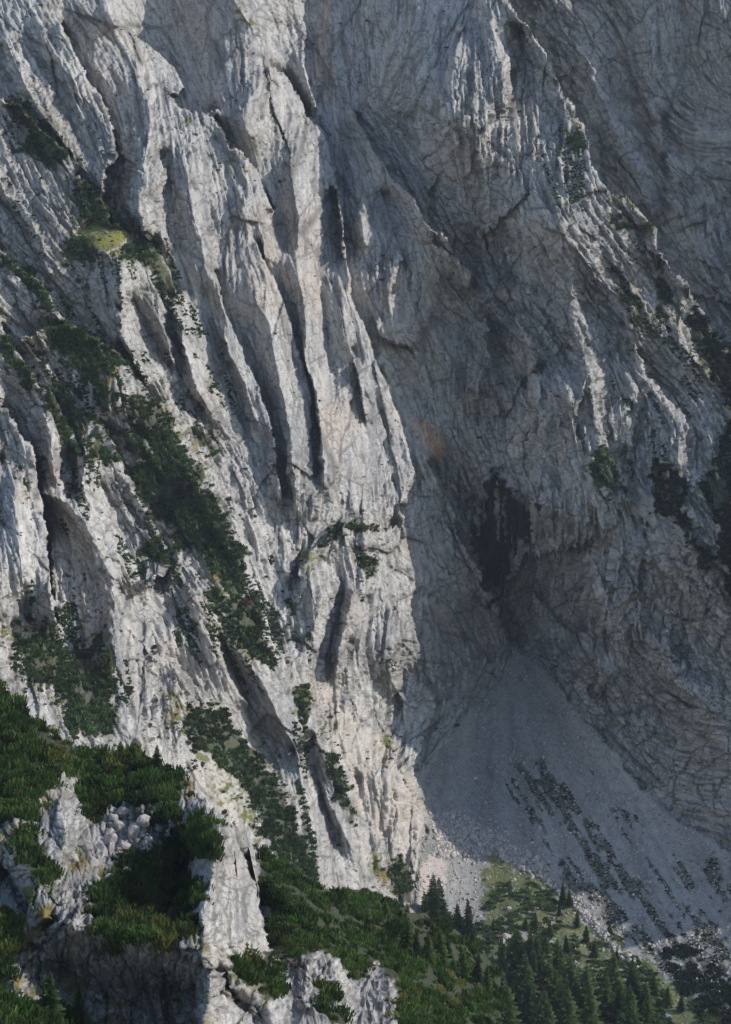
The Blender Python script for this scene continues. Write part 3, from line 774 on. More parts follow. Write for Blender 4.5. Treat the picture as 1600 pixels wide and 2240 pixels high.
Pw, Cw, (farw, talw_m, meaw) = widen(G, D0, P, COL, [FARM, TAL, MEA])
def grid_object(name, Pp, Cp, cellmask, mat, label, cat, kind='structure', skirt=None):
    h, w = Pp.shape[:2]
    idx = np.arange(h * w, dtype=np.int64).reshape(h, w)
    a = idx[:-1, :-1][cellmask]; b = idx[:-1, 1:][cellmask]; c = idx[1:, 1:][cellmask]; d = idx[1:, :-1][cellmask]
    q = np.stack([a, d, c, b], 1)
    used = np.unique(q)
    remap = np.zeros(h * w, np.int32); remap[used] = np.arange(len(used))
    V = Pp.reshape(-1, 3)[used]; C = Cp.reshape(-1, 3)[used]
    q = remap[q]
    if skirt is not None:
        # give the cut edge a real back side falling away from the valley
        e = np.concatenate([q[:, [0, 1]], q[:, [1, 2]], q[:, [2, 3]], q[:, [3, 0]]])
        key = np.sort(e, 1); k = key[:, 0].astype(np.int64) * len(V) + key[:, 1]
        uq, inv, cnt = np.unique(k, return_inverse=True, return_counts=True)
        be = e[cnt[inv] == 1]
        bv = np.unique(be); mp = {int(x): i for i, x in enumerate(bv)}
        prev = bv; allv = [V]; allc = [C]; qs = [q]; n0 = len(V)
        lut = np.zeros(len(V), np.int64); lut[bv] = np.arange(len(bv))
        cur = bv.copy()
        for kx, off in enumerate(skirt):
            nv_ = V[bv] + np.array(off) + np.random.default_rng(kx).standard_normal((len(bv), 3)) * .4
            allv.append(nv_); allc.append(C[bv]); new = n0 + np.arange(len(bv)); n0 += len(bv)
            qs.append(np.stack([cur[lut[be[:, 1]]], cur[lut[be[:, 0]]], new[lut[be[:, 0]]], new[lut[be[:, 1]]]], 1))
            cur = new
        V = np.concatenate(allv); C = np.concatenate(allc); q = np.concatenate(qs)
    me = make_mesh(name, V, q, C, mat)
    return link(name, me, label=label, cat=cat, kind=kind)
cm = lambda m: m[:-1, :-1]
def near_to(m, n):
    m = m.copy()
    for _ in range(n):
        q = m.copy(); q[1:] |= m[:-1]; q[:-1] |= m[1:]; q[:, 1:] |= m[:, :-1]; q[:, :-1] |= m[:, 1:]; m = q
    return m
DFAR = FARB + RELF
Pf_, Cf_, _ = widen(G, DFAR, to_xyz(G, DFAR + HH), COL, [])
Pf_ = np.where(farw[..., None], Pw, Pf_)
mix4 = lambda m: m[:-1, :-1] | m[1:, :-1] | m[:-1, 1:] | m[1:, 1:]
grid_object('far_cliff', Pf_, Cf_, cm(near_to(farw, 40)) & (Pf_[:-1, :-1, 1] > Pw[:-1, :-1, 1] - 1), ROCK, 'bluish shaded rock wall furthest away in the upper right', 'cliff')
grid_object('cliff', Pw, Cw, ~mix4(farw) & cm(~talw_m), ROCK, 'huge pale grey limestone mountain face of ribs and gullies', 'cliff', skirt=[(1, 12, -6), (-2, 40, -26), (-8, 90, -80), (-20, 150, -170)])
grid_object('scree_slope', Pw, Cw, cm(talw_m & ~meaw), SCREE, 'grey scree cone spreading down from the dark gully', 'scree slope')
grid_object('grass_slope', Pw, Cw, cm(meaw & talw_m), TURF, 'olive grass slope with scattered stones below the scree', 'grass slope')

# ------------------------------------------------------------------ foreground spur
GF = Grid(-200, 1180, 1430, 2440)
SPUR_POLY = [(-220,1420),(0,1500),(55,1552),(110,1592),(150,1622),(190,1642),(240,1645),(300,1650),(330,1656),(380,1680),(412,1705),(440,1745),(480,1780),(515,1815),(548,1862),
  (555,1850),(590,1868),(640,1900),(700,1945),(735,1955),(760,1937),(800,1945),(850,1965),(900,1985),(960,2010),(1010,2040),(1050,2075),(1080,2110),(1092,2150),(1087,2200),(1100,2240),(1130,2460),(-220,2460)]
FB = tps(GF, [(-200,1430,400),(0,1500,380),(0,1700,340),(0,1900,300),(0,2240,250),(150,1630,365),(150,1900,300),(150,2240,262),(300,1660,360),(300,1850,312),(300,2240,270),
  (420,1720,340),(500,1830,310),(500,2050,295),(500,2240,270),(560,1870,400),(620,1950,400),(620,2100,345),(620,2240,290),(720,1960,430),(760,2100,390),(760,2240,310),(900,2000,480),(900,2120,420),(900,2240,360),
  (1050,2090,500),(1050,2240,420),(300,2440,230),(900,2440,300)])
FR = [
 (-14, [(470,1775),(468,1830),(470,1880),(462,1940),(446,1970),(440,2000),(450,2060),(462,2120),(455,2200),(450,2300)]),
 ((-6,40), [(505,1805),(530,1835),(552,1872),(562,1930),(575,2000),(582,2050),(590,2090)]),
 (40, [(402,1800),(404,1860),(400,1930),(385,1985),(350,2015)]),
 (16, [(190,1830),(250,1800),(320,1790),(380,1760)]),
 (16, [(250,1950),(300,1985),(360,2005),(410,2015)]),
 (-8, [(60,1980),(130,2020),(200,2030),(260,2050),(330,2055),(400,2045),(440,2020)]),
 (14, [(60,2060),(130,2110),(200,2150),(300,2170),(380,2180),(430,2170)]),
 (20, [(150,2240),(250,2260),(350,2250),(430,2240)]),
 (-9, [(0,1680),(60,1720),(110,1690),(160,1700)]),
 (-8, [(75,1800),(110,1740),(130,1760),(145,1830),(130,1890)]),
 (7, [(165,1740),(175,1810),(160,1880),(130,1940)]),
 (-9, [(0,1840),(30,1860),(65,1900),(90,1940),(60,1985)]),
 (12, [(0,1900),(40,1960),(60,2000)]),
 (5, [(120,2010),(75,2050),(50,2110),(55,2180)]),
 (-7, [(0,2110),(30,2120),(55,2180)]),
 (-9, [(525,1880),(540,1960),(545,2030)]),
 (-9, [(500,2075),(560,2060),(590,2085)]), (5, [(470,2120),(520,2180),(560,2240)]),
 (-10, [(470,2180),(530,2150),(580,2190),(600,2250)]),
 (-9, [(655,2110),(690,2085),(730,2105),(738,2160),(745,2240)]), (10, [(640,2120),(635,2180),(640,2240)]),
 (12, [(760,2130),(790,2170),(780,2240)]), (-8, [(850,2140),(855,2200),(870,2240)]),
 (-7, [(930,2120),(960,2160),(985,2220)]), (8, [(1000,2110),(1030,2180),(1080,2200)]),
 (-6, [(600,1940),(680,2000),(760,2060),(830,2110)]), (6, [(720,1960),(800,2020),(870,2080)]),
 (0, [(-190,1440),(-190,2430)]),
]
fp, fv, fop, fot = collect(FR, 1.2)
FREL = membrane(GF, fp, fv)
FTH = orient(GF, fop, fot, [(520,1850,60),(540,1980,85),(300,2120,70),(200,2100,55),(120,1800,60),(700,2150,75),(550,2200,60)])
FD0 = FB + FREL
FRG = np.clip(.85 + .3 * vnoise(GF.shape, 60, 3333) - .45 * blur(GF.poly([(460,1800),(520,1830),(560,1930),(585,2060),(460,2060)]).astype(np.float32), 12), .35, 1.2)
FH, FHFINE, FCR = rock_detail(GF, FTH, FD0 / F, FRG, 3000,
    [(60, 160, 10.0, False), (30, 70, 6.0, True), (16, 40, 5.0, False), (9, 22, 3.0, True), (5, 14, 1.6, False), (3.2, 9, .8, False)],
    [(120, 1.6, 60.0, 16.0), (56, 1.7, 22.0, 12.0), (26, 1.7, 8.0, 6.0), (12, 1.7, 2.0, 2.0)], 2.2)
F_PINES = [
 ("bright green dwarf pine thicket filling the left foreground slope", [(-200,1425),(0,1500),(110,1592),(190,1642),(330,1655),(415,1708),(395,1760),(350,1800),(335,1780),(300,1745),(240,1750),(185,1790),(192,1740),(150,1690),(110,1715),(70,1790),(0,1808),(-200,1820)]),
 ("dwarf pine thicket on the small spur right of the shaded slab", [(35,1818),(75,1812),(112,1880),(118,1915),(85,1935),(55,1895),(38,1862)]),
 ("dwarf pine clump on top of the foreground rock pillar", [(432,1785),(482,1788),(482,1840),(474,1885),(448,1900),(430,1872),(400,1850),(405,1800)]),
 ("deep dark dwarf pine thicket in the shaded hollow left of the pillar", [(230,1930),(270,1880),(330,1850),(400,1830),(420,1900),(442,1960),(425,2015),(400,2050),(372,2035),(352,2075),(318,2048),(290,2068),(262,2050),(248,2085),(228,2040),(205,1990)]),
 ("broad dwarf pine slope right of the foreground pillar", [(556,1830),(590,1850),(640,1880),(700,1925),(735,1940),(762,1917),(850,1945),(890,2030),(860,2090),(800,2120),(760,2132),(735,2100),(690,2080),(650,2100),(610,2100),(588,2060),(580,1980),(566,1920)]),
 ("dwarf pine thicket on the ledge under the foreground pillar", [(508,2092),(590,2090),(622,2160),(604,2182),(560,2160),(520,2130)]),
 ("dwarf pine slope with yellowish bushes at the bottom centre", [(850,1940),(960,1985),(1060,2050),(1125,2115),(1130,2150),(1130,2230),(1150,2440),(840,2440),(862,2240),(872,2170),(840,2120),(860,2050)]),
 ("dwarf pine thicket in the bottom left corner", [(-200,2120),(0,2175),(60,2190),(120,2210),(200,2260),(200,2440),(-200,2440)]),
 ("dwarf pine strip on the left edge beside the dry grass", [(-200,1960),(0,1990),(35,2010),(45,2060),(20,2120),(-200,2100)]),
 ("dwarf pine clump between the two lower foreground rocks", [(690,2155),(725,2150),(722,2175),(695,2175)]),
 ("dwarf pine clump at the foot of the lower foreground rocks", [(715,2200),(760,2205),(765,2240),(720,2235)]),
]
fmasks = [mask_wob(GF, p, 2.0, 200 + i) for i, (_, p) in enumerate(F_PINES)]
FP = np.zeros(GF.shape, bool)
for m in fmasks: FP |= m
fpw = blur(FP.astype(np.float32), 6)
FHH = FH * (1 - .5 * fpw)
PF = displaced(GF, FD0, FHH, FHFINE * (1 - .5 * fpw))
SPM = mask_wob(GF, SPUR_POLY, .8, 300)
NF = normals(np.stack([blur(PF[..., k], 6) for k in range(3)], -1))
FC = rock_colour(GF, FTH, 4000, FCR, NF, np.full(GF.shape, .5, np.float32))
for _sz, _ang, _asp, _sd in ((95, 62, 1.6, 1), (48, 112, 1.5, 2), (60, 55, 2.2, 3), (26, 70, 1.6, 4)):
    _h, _c = facets(GF, math.radians(_ang), _sz, _asp, 8000 + _sd, .22)
    _m = smooth(vnoise(GF.shape, 90, 8100 + _sd), -.8, .5) * (1 - fpw)
    FHFINE += _m * (FD0 / F) * (smooth(.06 - _c, 0, .05) * 6.0 + .04 * _sz * _h - .06 * _sz * smooth(_c, 0, .6))
    FC = mixc(FC, (.09, .088, .08), .35 * _m * smooth(.045 - _c, 0, .035))
PF = displaced(GF, FD0, FHH, FHFINE * (1 - .5 * fpw))
F_GRASS = [[(60,1940),(110,1920),(125,1960),(110,2010),(80,2020)],[(170,1975),(240,1960),(250,2000),(215,2030),(175,2010)],[(0,2010),(60,2000),(70,2060),(40,2120),(20,2060)],[(45,2130),(90,2160),(80,2200),(55,2190)],
  [(865,2100),(905,2060),(930,2100),(920,2240),(890,2240)],[(185,1900),(230,1880),(240,1930),(200,1960)],[(540,2110),(575,2150),(590,2200),(560,2180)]]
fg = np.zeros(GF.shape, bool)
for i, p in enumerate(F_GRASS): fg |= mask_wob(GF, p, 3.0, 330 + i)
fl = smooth(NF[..., 2] + .2 * vnoise(GF.shape, 8, 61), .45, .75) * smooth(vnoise(GF.shape, 26, 62), -.2, .8) * .8
t = np.clip(fl + blur(fg.astype(np.float32), 3) * smooth(vnoise(GF.shape, 7, 63), -1, .3), 0, 1)
fgc = mixc(np.zeros(GF.shape + (3,), np.float32) + np.array((.10, .12, .035), np.float32), (.24, .18, .06), smooth(vnoise(GF.shape, 22, 64), -.6, 1))
FC = FC * (1 - t[..., None]) + fgc * t[..., None]
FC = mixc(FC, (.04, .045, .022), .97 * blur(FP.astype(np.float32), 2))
FC = np.clip(FC, .01, .8)
back = [(0, 14, -9), (0, 40, -34), (0, 80, -90), (0, 110, -190)]
grid_object('rocky_spur', PF, FC, cm(SPM), ROCKN, 'near limestone spur with pale pillar and pine covered ledges', 'rock spur', skirt=back)

# ------------------------------------------------------------------ dwarf pine thickets
def at(u, v, g=G, D=None):
    D = P if D is None else D
    ix = int(np.clip((u - g.u0) / ST, 0, g.nu - 1)); iy = int(np.clip((v - g.v0) / ST, 0, g.nv - 1))
    return D[iy, ix].astype(float)
def spray_template(n, seed, length, width, flat=.75, up=.9):
    """a bush: n small sprays spread through a dome, tips pointing out and up; base at the origin, radius 1"""
    r = np.random.default_rng(seed)
    th = r.random(n) * 2 * math.pi; z = r.random(n) ** .8
    rad = (.35 + .65 * r.random(n) ** .6)
    lump = 1 + .25 * np.sin(3 * th + seed) * (1 - z)
    d = np.stack([np.cos(th) * np.sqrt(1 - z * z), np.sin(th) * np.sqrt(1 - z * z), z], 1)
    c = d * (rad * lump)[:, None] * np.array([1, 1, flat])
    ax = d * .8 + np.array([0, 0, up]) + r.standard_normal((n, 3)) * .35
    ax /= np.linalg.norm(ax, axis=1, keepdims=True)
    sd = np.cross(ax, r.standard_normal((n, 3))); sd /= np.linalg.norm(sd, axis=1, keepdims=True)
    L = (length * (.6 + .8 * r.random(n)))[:, None]; W = (width * (.6 + .8 * r.random(n)))[:, None]
    q = np.stack([c - ax * L * .5 - sd * W * .5, c - ax * L * .5 + sd * W * .5, c + ax * L * .5 + sd * W * .28, c + ax * L * .5 - sd * W * .28], 1)
    tone = .75 + .35 * r.random(n) + .25 * (rad - .6)
    return q.reshape(-1, 3), np.repeat(tone, 4)
def bushes_mesh(name, pos, rad, cols, templates, seed):
    r = np.random.default_rng(seed)
    V = []; C = []
    which = r.integers(0, len(templates), len(pos))
    for k, (tv, tt_) in enumerate(templates):
        s_ = which == k
        if not s_.any(): continue
        p = pos[s_]; R = rad[s_]; a = r.random(len(p)) * 2 * math.pi
        ca, sa = np.cos(a)[:, None], np.sin(a)[:, None]
        x = tv[None, :, 0] * ca - tv[None, :, 1] * sa; y = tv[None, :, 0] * sa + tv[None, :, 1] * ca
        z = np.broadcast_to(tv[None, :, 2], x.shape)
        V.append((np.stack([x, y, z], -1) * R[:, None, None] + p[:, None, :]).reshape(-1, 3))
        C.append((cols[s_][:, None, :] * tt_[None, :, None]).reshape(-1, 3))
    V = np.concatenate(V); C = np.clip(np.concatenate(C), .004, .8)
    return make_mesh(name, V, np.arange(len(V)).reshape(-1, 4), C, LEAF)
T_FAR = [spray_template(34, s_, .62, .34) for s_ in range(4)]
T_NEAR = [spray_template(110, 10 + s_, .42, .15, .95, 1.5) for s_ in range(5)]
T_LEAFY = [spray_template(170, 30 + s_, .20, .17, 1.0, .3) for s_ in range(4)]
def scatter_px(g, mask, spacing, r):
    iy, ix = np.nonzero(mask)
    if len(iy) == 0: return iy, ix
    n = max(1, int(len(iy) * ST * ST / spacing ** 2))
    k = r.choice(len(iy), min(n, len(iy)), replace=False)
    return iy[k], ix[k]
def thicket(g, Pos, mask, spacing, rmin, rmax, base, seed, tmpl, label, hue=None):
    r = np.random.default_rng(seed)
    iy, ix = scatter_px(g, mask, spacing, r)
    if len(iy) < 3: return
    p = Pos[iy, ix].copy(); n = len(p)
    rad = rmin + (rmax - rmin) * r.random(n) ** 1.5
    p += np.array([0, -.35, -.15]) * rad[:, None]
    cl = np.array(base)[None] * np.clip(1 + .38 * r.standard_normal((n, 1)) + .25 * vnoise(g.shape, 40, seed)[iy, ix][:, None], .4, 2) * (1 + .08 * r.standard_normal((n, 3)))
    if hue is not None:
        f = hue[iy, ix][:, None]; cl = cl * (1 - f) + np.array((.13, .14, .03))[None] * f
    me = bushes_mesh('dwarf_pine_thicket', p, rad, np.clip(cl, .006, .5), tmpl, seed)
    link('dwarf_pine_thicket', me, label=label, cat='dwarf pine', kind='stuff')
inframe = lambda g, m: m & ((g.v < 2300) & (g.v > -60))[:, None] & ((g.u < 1660) & (g.u > -60))[None, :]
thin = vnoise(G.shape, 9, 71) + .6 * vnoise(G.shape, 22, 72)
for i, (lab, poly) in enumerate(PINES):
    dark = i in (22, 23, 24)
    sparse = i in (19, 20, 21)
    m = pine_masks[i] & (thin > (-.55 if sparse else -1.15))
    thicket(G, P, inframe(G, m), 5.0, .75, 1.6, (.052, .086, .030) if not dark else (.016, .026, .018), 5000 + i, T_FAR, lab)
hueF = .75 * smooth(vnoise(GF.shape, 30, 73) + .5 * vnoise(GF.shape, 9, 74), .9, 1.8)
for i, (lab, poly) in enumerate(F_PINES):
    base = (.042, .076, .016)
    m = fmasks[i] & SPM & (vnoise(GF.shape, 14, 75 + i) > -1.5)
    thicket(GF, PF, inframe(GF, m), 10.5, .45, 2.0, base, 5200 + i, T_NEAR + T_LEAFY[:1], lab, hueF)
# small broken patches between the big thickets
pn = lic(G, TH, 13, 60, 611) + .5 * vnoise(G.shape, 45, 612)
wide_g = np.clip(wide_blur((PINE | GR).astype(np.float32), 16) * 3, 0, 1)
LOWL = mask_wob(G, [(0,680),(120,640),(420,640),(520,1000),(600,1250),(700,1480),(760,1700),(700,1940),(560,1850),(400,1600),(200,1600),(0,1500)], 4, 613)
UPL = mask_wob(G, [(0,180),(160,240),(420,540),(560,800),(500,900),(300,700),(120,640),(0,640)], 4, 614)
RRID = mask_wob(G, [(1200,260),(1290,330),(1440,520),(1520,680),(1560,800),(1480,1000),(1300,1080),(1260,900),(1400,800),(1300,600),(1190,420)], 4, 615)
CEN = mask_wob(G, [(640,1130),(850,1130),(880,1300),(870,1600),(920,1720),(900,1960),(800,1900),(680,1500)], 4, 616)
_free = ~PINE & ~TAL & ~FARM & ~GR
thicket(G, P, inframe(G, LOWL & _free & (pn > 1.35 - 1.0 * wide_g)), 5.0, .5, 1.2, (.052, .084, .03), 5501, T_FAR, 'small broken dwarf pine patches between the lower left ribs')
thicket(G, P, inframe(G, UPL & _free & (pn > 1.75 - .8 * wide_g)), 5.0, .45, 1.0, (.046, .076, .03), 5502, T_FAR, 'small broken dwarf pine patches on the upper left slabs')
thicket(G, P, inframe(G, RRID & _free & (pn > 1.15)), 5.5, .5, 1.1, (.050, .078, .032), 5503, T_FAR, 'small broken dwarf pine patches on the right hand ridge')
thicket(G, P, inframe(G, CEN & _free & (pn > 2.0)), 5.5, .4, .9, (.055, .085, .03), 5504, T_FAR, 'tiny green patches in the cracks of the white buttress')
# heath and low pines on the talus, in strips down the slope
r = np.random.default_rng(91)
m = (STRIP > .5) & TAL & ~MEA
iy, ix = scatter_px(G, inframe(G, m), 6.0, r)
p = P[iy, ix].copy(); rad = .25 + .6 * r.random(len(p)) ** 2
link('heath', bushes_mesh('heath', p, rad, np.array((.035, .045, .022))[None] * (1 + .3 * r.standard_normal((len(p), 1))), T_FAR, 92),
     label='dark heath growing in long strips down the shaded scree', cat='heath', kind='stuff')
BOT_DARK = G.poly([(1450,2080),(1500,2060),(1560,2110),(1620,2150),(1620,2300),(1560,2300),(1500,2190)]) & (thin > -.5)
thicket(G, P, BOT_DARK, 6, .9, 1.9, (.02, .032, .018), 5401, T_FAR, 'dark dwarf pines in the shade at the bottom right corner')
mm = MEA & (vnoise(G.shape, 11, 76) + .5 * vnoise(G.shape, 40, 79) + .0022 * (vv - 2010) > .05) & (vv > 1930)
thicket(G, P, inframe(G, mm), 5.5, .5, 1.5, (.075, .115, .04), 5402, T_FAR, 'mixed low green bushes covering the sunny grass slope')

# ------------------------------------------------------------------ single shrubs on ledges (countable)
shr_meshes = []
for k in range(6):
    tv, tt_ = spray_template(70, 60 + k, .42, .2)
    c = np.array((.032, .052, .022) if k < 5 else (.05, .055, .02))[None] * tt_[:, None]
    shr_meshes.append(make_mesh('shrub', tv, np.arange(len(tv)).reshape(-1, 4), c, LEAF))
r = np.random.default_rng(101)
cand = inframe(G, (ledge > .25) & ~PINE & ~FARM & ~TAL & (near_green + .12 > r.random(G.shape) * 1.0)) & ((G.v < 1950) & (G.v > 6))[:, None] & ((G.u < 1594) & (G.u > 6))[None, :]
iy, ix = np.nonzero(cand); k = r.permutation(len(iy))
AREAS = [
 (lambda u, v: u < 300 and v < 600, 'small dwarf pine shrub on a ledge of the upper left slabs', 'shrubs on the upper left slabs'),
 (lambda u, v: u < 620 and v < 600, 'small dwarf pine shrub on the upper buttress left of the tower', 'shrubs on the upper buttress'),
 (lambda u, v: u < 880 and v < 1100 and u > 560, 'small dwarf pine shrub clinging to the central pale ribs', 'shrubs on the central ribs'),
 (lambda u, v: u < 620 and v < 1100, 'small dwarf pine shrub beside the diagonal pine crest', 'shrubs beside the diagonal pine crest'),
 (lambda u, v: u < 620, 'small dwarf pine shrub among the lower left ribs', 'shrubs among the lower left ribs'),
 (lambda u, v: u < 960, 'small dwarf pine shrub on the lower white buttress', 'shrubs on the lower white buttress'),
 (lambda u, v: v < 800, 'small dwarf pine shrub on the upper right lit ridge', 'shrubs on the upper right ridge'),
 (lambda u, v: True, 'small dwarf pine shrub on the shaded right cliff', 'shrubs on the shaded right cliff')]
taken = []; n = 0
for j in k:
    u = G.u[ix[j]]; v = G.v[iy[j]]
    if v > 1480 + .75 * u and u < 560: continue
    if any((u - a) ** 2 + (v - b) ** 2 < 180 for a, b in taken): continue
    taken.append((u, v))
    for f, lab, grp in AREAS:
        if f(u, v): break
    o = link('mountain_pine_shrub', shr_meshes[r.integers(0, 6)], label=lab, cat='shrub', group=grp)
    s_ = .7 + .9 * r.random() ** 2
    o.scale = (s_, s_, s_ * .9); o.rotation_euler = (0, 0, r.random() * 6.28)
    q = P[iy[j], ix[j]]; o.location = (q[0], q[1] - .3 * s_, q[2] - .2 * s_)
    n += 1
    if n >= 260: break
def one_bush(name, u, v, rad, col, lab, cat, seed, g=G, D=None, grp=None, tmpl=T_LEAFY):
    q = at(u, v, g, D)
    tv, tt_ = tmpl[seed % len(tmpl)]
    me = make_mesh(name, tv * rad, np.arange(len(tv)).reshape(-1, 4), np.array(col)[None] * tt_[:, None], LEAF)
    o = link(name, me, label=lab, cat=cat, group=grp); o.location = (q[0], q[1] - .4 * rad, q[2] - .3 * rad); o.rotation_euler = (0, 0, seed * 1.3)
    return o
one_bush('autumn_shrub', 540, 1318, 2.6, (.16, .07, .03), 'reddish brown shrub beside the dwarf pines on the diagonal crest', 'shrub', 1)
for k_, (u, v, rad) in enumerate([(62,1760,1.5),(85,1735,1.2),(100,1765,1.3),(45,1790,1.2),(160,1660,1.2),(172,1690,.9),(95,1712,1.0)]):
    one_bush('leafy_bush', u, v, rad, (.15, .17, .05), 'pale yellow green leafy bush among the left foreground pines', 'bush', 10 + k_, GF, PF, 'pale leafy bushes in the left foreground')
for k_, (u, v, rad) in enumerate([(975,2130,1.8),(1000,2150,1.9),(960,2165,1.4),(1020,2180,1.7),(990,2190,1.5),(860,2215,1.3),(880,2180,1.0),(850,2180,1.0),(1035,2130,1.2),(900,2230,1.2),(1050,2160,1.4)]):
    one_bush('leafy_bush', u, v, rad, (.20, .19, .045), 'yellow leafy bush at the bottom centre', 'bush', 30 + k_, GF, PF, 'yellow leafy bushes at the bottom centre')

# ------------------------------------------------------------------ spruces: trunk and crown
def spruce_parts(seed, slim, col):
    r = np.random.default_rng(seed)
    V = []; Cc = []
    nl = 26
    for i in range(nl):
        t = (i + .3) / nl
        z = .10 + .88 * t
        R = slim * (1 - t) ** .85 * (.8 + .4 * r.random()) + .012
        nb = int(9 - 4 * t)
        a0 = r.random() * 6.28
        for b in range(nb):
            a = a0 + b * 2 * math.pi / nb + .3 * r.standard_normal()
            Rb = R * (.6 + .55 * r.random())
            if r.random() < .07: continue
            d = np.array([math.cos(a), math.sin(a), 0.])
            side = np.array([-d[1], d[0], 0.])
            ns = max(3, int(6 * (1 - t)) + 1)
            for s_ in range(ns):
                f = (s_ + .6) / ns
                c = d * Rb * f + np.array([0, 0, z - .35 * Rb * f ** 1.3 + .10 * Rb * f ** 3])
                w = Rb * .42 * (1.15 - f) + .012
                ln = Rb / ns * 1.1 + .006
                for sg in (-1, 1):
                    tipv = c + side * sg * w + d * ln * .5 + np.array([0, 0, -.35 * w - .01 * r.random()])
                    p0 = c - d * ln * .5; p1 = c + d * ln * .6
                    V += [p0, p1, tipv + d * ln * .25, tipv - d * ln * .35 + np.array([0, 0, -.02])]
                    tone = (.7 + .5 * f) * (.8 + .4 * r.random())
                    Cc += [np.array(col) * tone] * 4
    for s_ in range(6):
        a = s_ * 1.05
        V += [np.array([0, 0, .93]), np.array([math.cos(a) * .012, math.sin(a) * .012, .95]), np.array([0, 0, 1.02]), np.array([-math.cos(a) * .006, 0, .97])]; Cc += [np.array(col)] * 4
    V = np.array(V); me = make_mesh('crown', V, np.arange(len(V)).reshape(-1, 4), np.array(Cc), LEAF)
    ring = 7; tv = []; tq = []
    for j, z in enumerate((-.06, 0, .1, .35, .7, .97)):
        rr = .018 * (1 - z * .95) + (.008 if j < 2 else 0)
        for q in range(ring):
            a = q * 2 * math.pi / ring; tv.append((math.cos(a) * rr, math.sin(a) * rr, z))
    for j in range(5):
        for q in range(ring):
            tq.append((j * ring + q, j * ring + (q + 1) % ring, (j + 1) * ring + (q + 1) % ring, (j + 1) * ring + q))
    tm = make_mesh('trunk', np.array(tv), np.array(tq), None, BARK)
    return tm, me
SPR = [spruce_parts(200 + k, (.2, .25, .17, .28, .21)[k], ((.06, .10, .038), (.09, .14, .045), (.055, .09, .04), (.105, .15, .048), (.12, .165, .05))[k]) for k in range(5)]
YEL = spruce_parts(301, .21, (.075, .085, .025))
def tree(u, v, hpx, lab, grp, k, g=G, D=None, name='spruce_tree', parts=None, cat='tree'):
    q = at(u, v, g, D); h = hpx / F * q[1]
    o = bpy.data.objects.new(name, None); sc.collection.objects.link(o)
    o["label"] = lab; o["category"] = cat
    if grp: o["group"] = grp
    o.location = q.tolist(); o.rotation_euler = (0, 0, k * 1.7); w = h * (1.0 + .55 * ((k * 37 + int(u)) % 11) / 11); o.scale = (w, w, h); o.rotation_euler = (.05 * math.sin(u), .05 * math.cos(v * 1.3), k * 1.7 + u)
    tm, cm_ = parts or SPR[k % 5]
    link('trunk', tm, o); link('crown', cm_, o)
    return o
tree(948, 2022, 112, 'tallest dark spruce standing before the pink fresh scree patch', None, 0)
tree(966, 2020, 100, 'slimmer dark spruce right beside the tallest one at the pink scree patch', None, 2)
tree(932, 2015, 66, 'short dark spruce left of the tallest one at the pink scree patch', None, 1)
tree(1002, 2058, 84, 'dark spruce left of the pair below the grey rubble cone', None, 0)
tree(1028, 2062, 98, 'dark spruce right of the pair below the grey rubble cone', None, 2)
tree(237, 1478, 72, 'soft green slim tree against the big shaded rock face on the left', None, 4)
tree(112, 880, 44, 'small rounded spruce on the dark pine crest at the left', None, 3)
tree(1415, 1172, 60, 'olive green spruce at the edge of the hanging pines on the right cliff', None, 1, parts=YEL)
tree(1438, 590, 34, 'small spruce on the crest of the upper right ridge', None, 1)
tree(108, 2245, 122, 'dark spruce at the bottom left edge of the foreground', None, 0, GF, PF)
tree(172, 2250, 100, 'yellowish spruce right of the dark one at the bottom left', None, 1, GF, PF, parts=YEL)
tree(262, 1665, 42, 'small spruce on the skyline of the left foreground thicket', 'skyline spruces of the left foreground', 3, GF, PF)
tree(292, 1672, 50, 'small spruce on the skyline of the left foreground thicket', 'skyline spruces of the left foreground', 1, GF, PF)
tree(345, 1690, 62, 'small spruce on the skyline of the left foreground thicket', 'skyline spruces of the left foreground', 0, GF, PF)
r = np.random.default_rng(17)
spots = []
for (u0, u1, v0, v1, n_, h0, h1) in [(1080,1400,2200,2300,22,105,160),(1070,1240,2130,2190,9,80,120),(1250,1430,2170,2250,11,60,100)]:
    for _ in range(n_):
        spots.append((u0 + (u1 - u0) * r.random(), v0 + (v1 - v0) * r.random(), h0 + (h1 - h0) * r.random()))
for i, (u, v, h) in enumerate(sorted(spots, key=lambda t: t[1])):
    row = 'front' if v > 2200 else 'back'; side = 'left' if u < 1190 else ('middle' if u < 1310 else 'right')
    tree(u, v, h, 'green spruce, %s row, %s part of the bottom right stand' % (row, side), 'spruces of the stand at the bottom right', int(r.integers(0, 5)))
for i, (u, v, h) in enumerate([(1232,1975,46),(1246,1985,38),(1225,2005,34),(1170,2030,36),(1262,2030,44),(1282,2062,40),(1335,2042,24),(1300,2095,38),(1150,2035,30),(1205,2050,38),(1385,2130,36),(1350,2110,34),(1330,2150,40),(1430,2170,40),(1460,2200,44),(1490,2215,38),(1080,2035,26),(1240,2085,40),(1192,2085,40),(1410,2210,46)]):
    tree(u, v, h, 'young spruce scattered on the grass slope', 'young spruces on the grass slope', i)
for i, (u, v, h) in enumerate([(890,2075,70),(912,2095,62),(935,2110,70),(962,2110,80),(985,2125,72),(1012,2140,70),(1045,2150,66),(842,2010,44),(1066,2170,60)]):
    tree(u, v, h, 'bushy dark spruce on the pine slope at the bottom centre', 'bushy spruces at the bottom centre', i + 1, GF, PF)

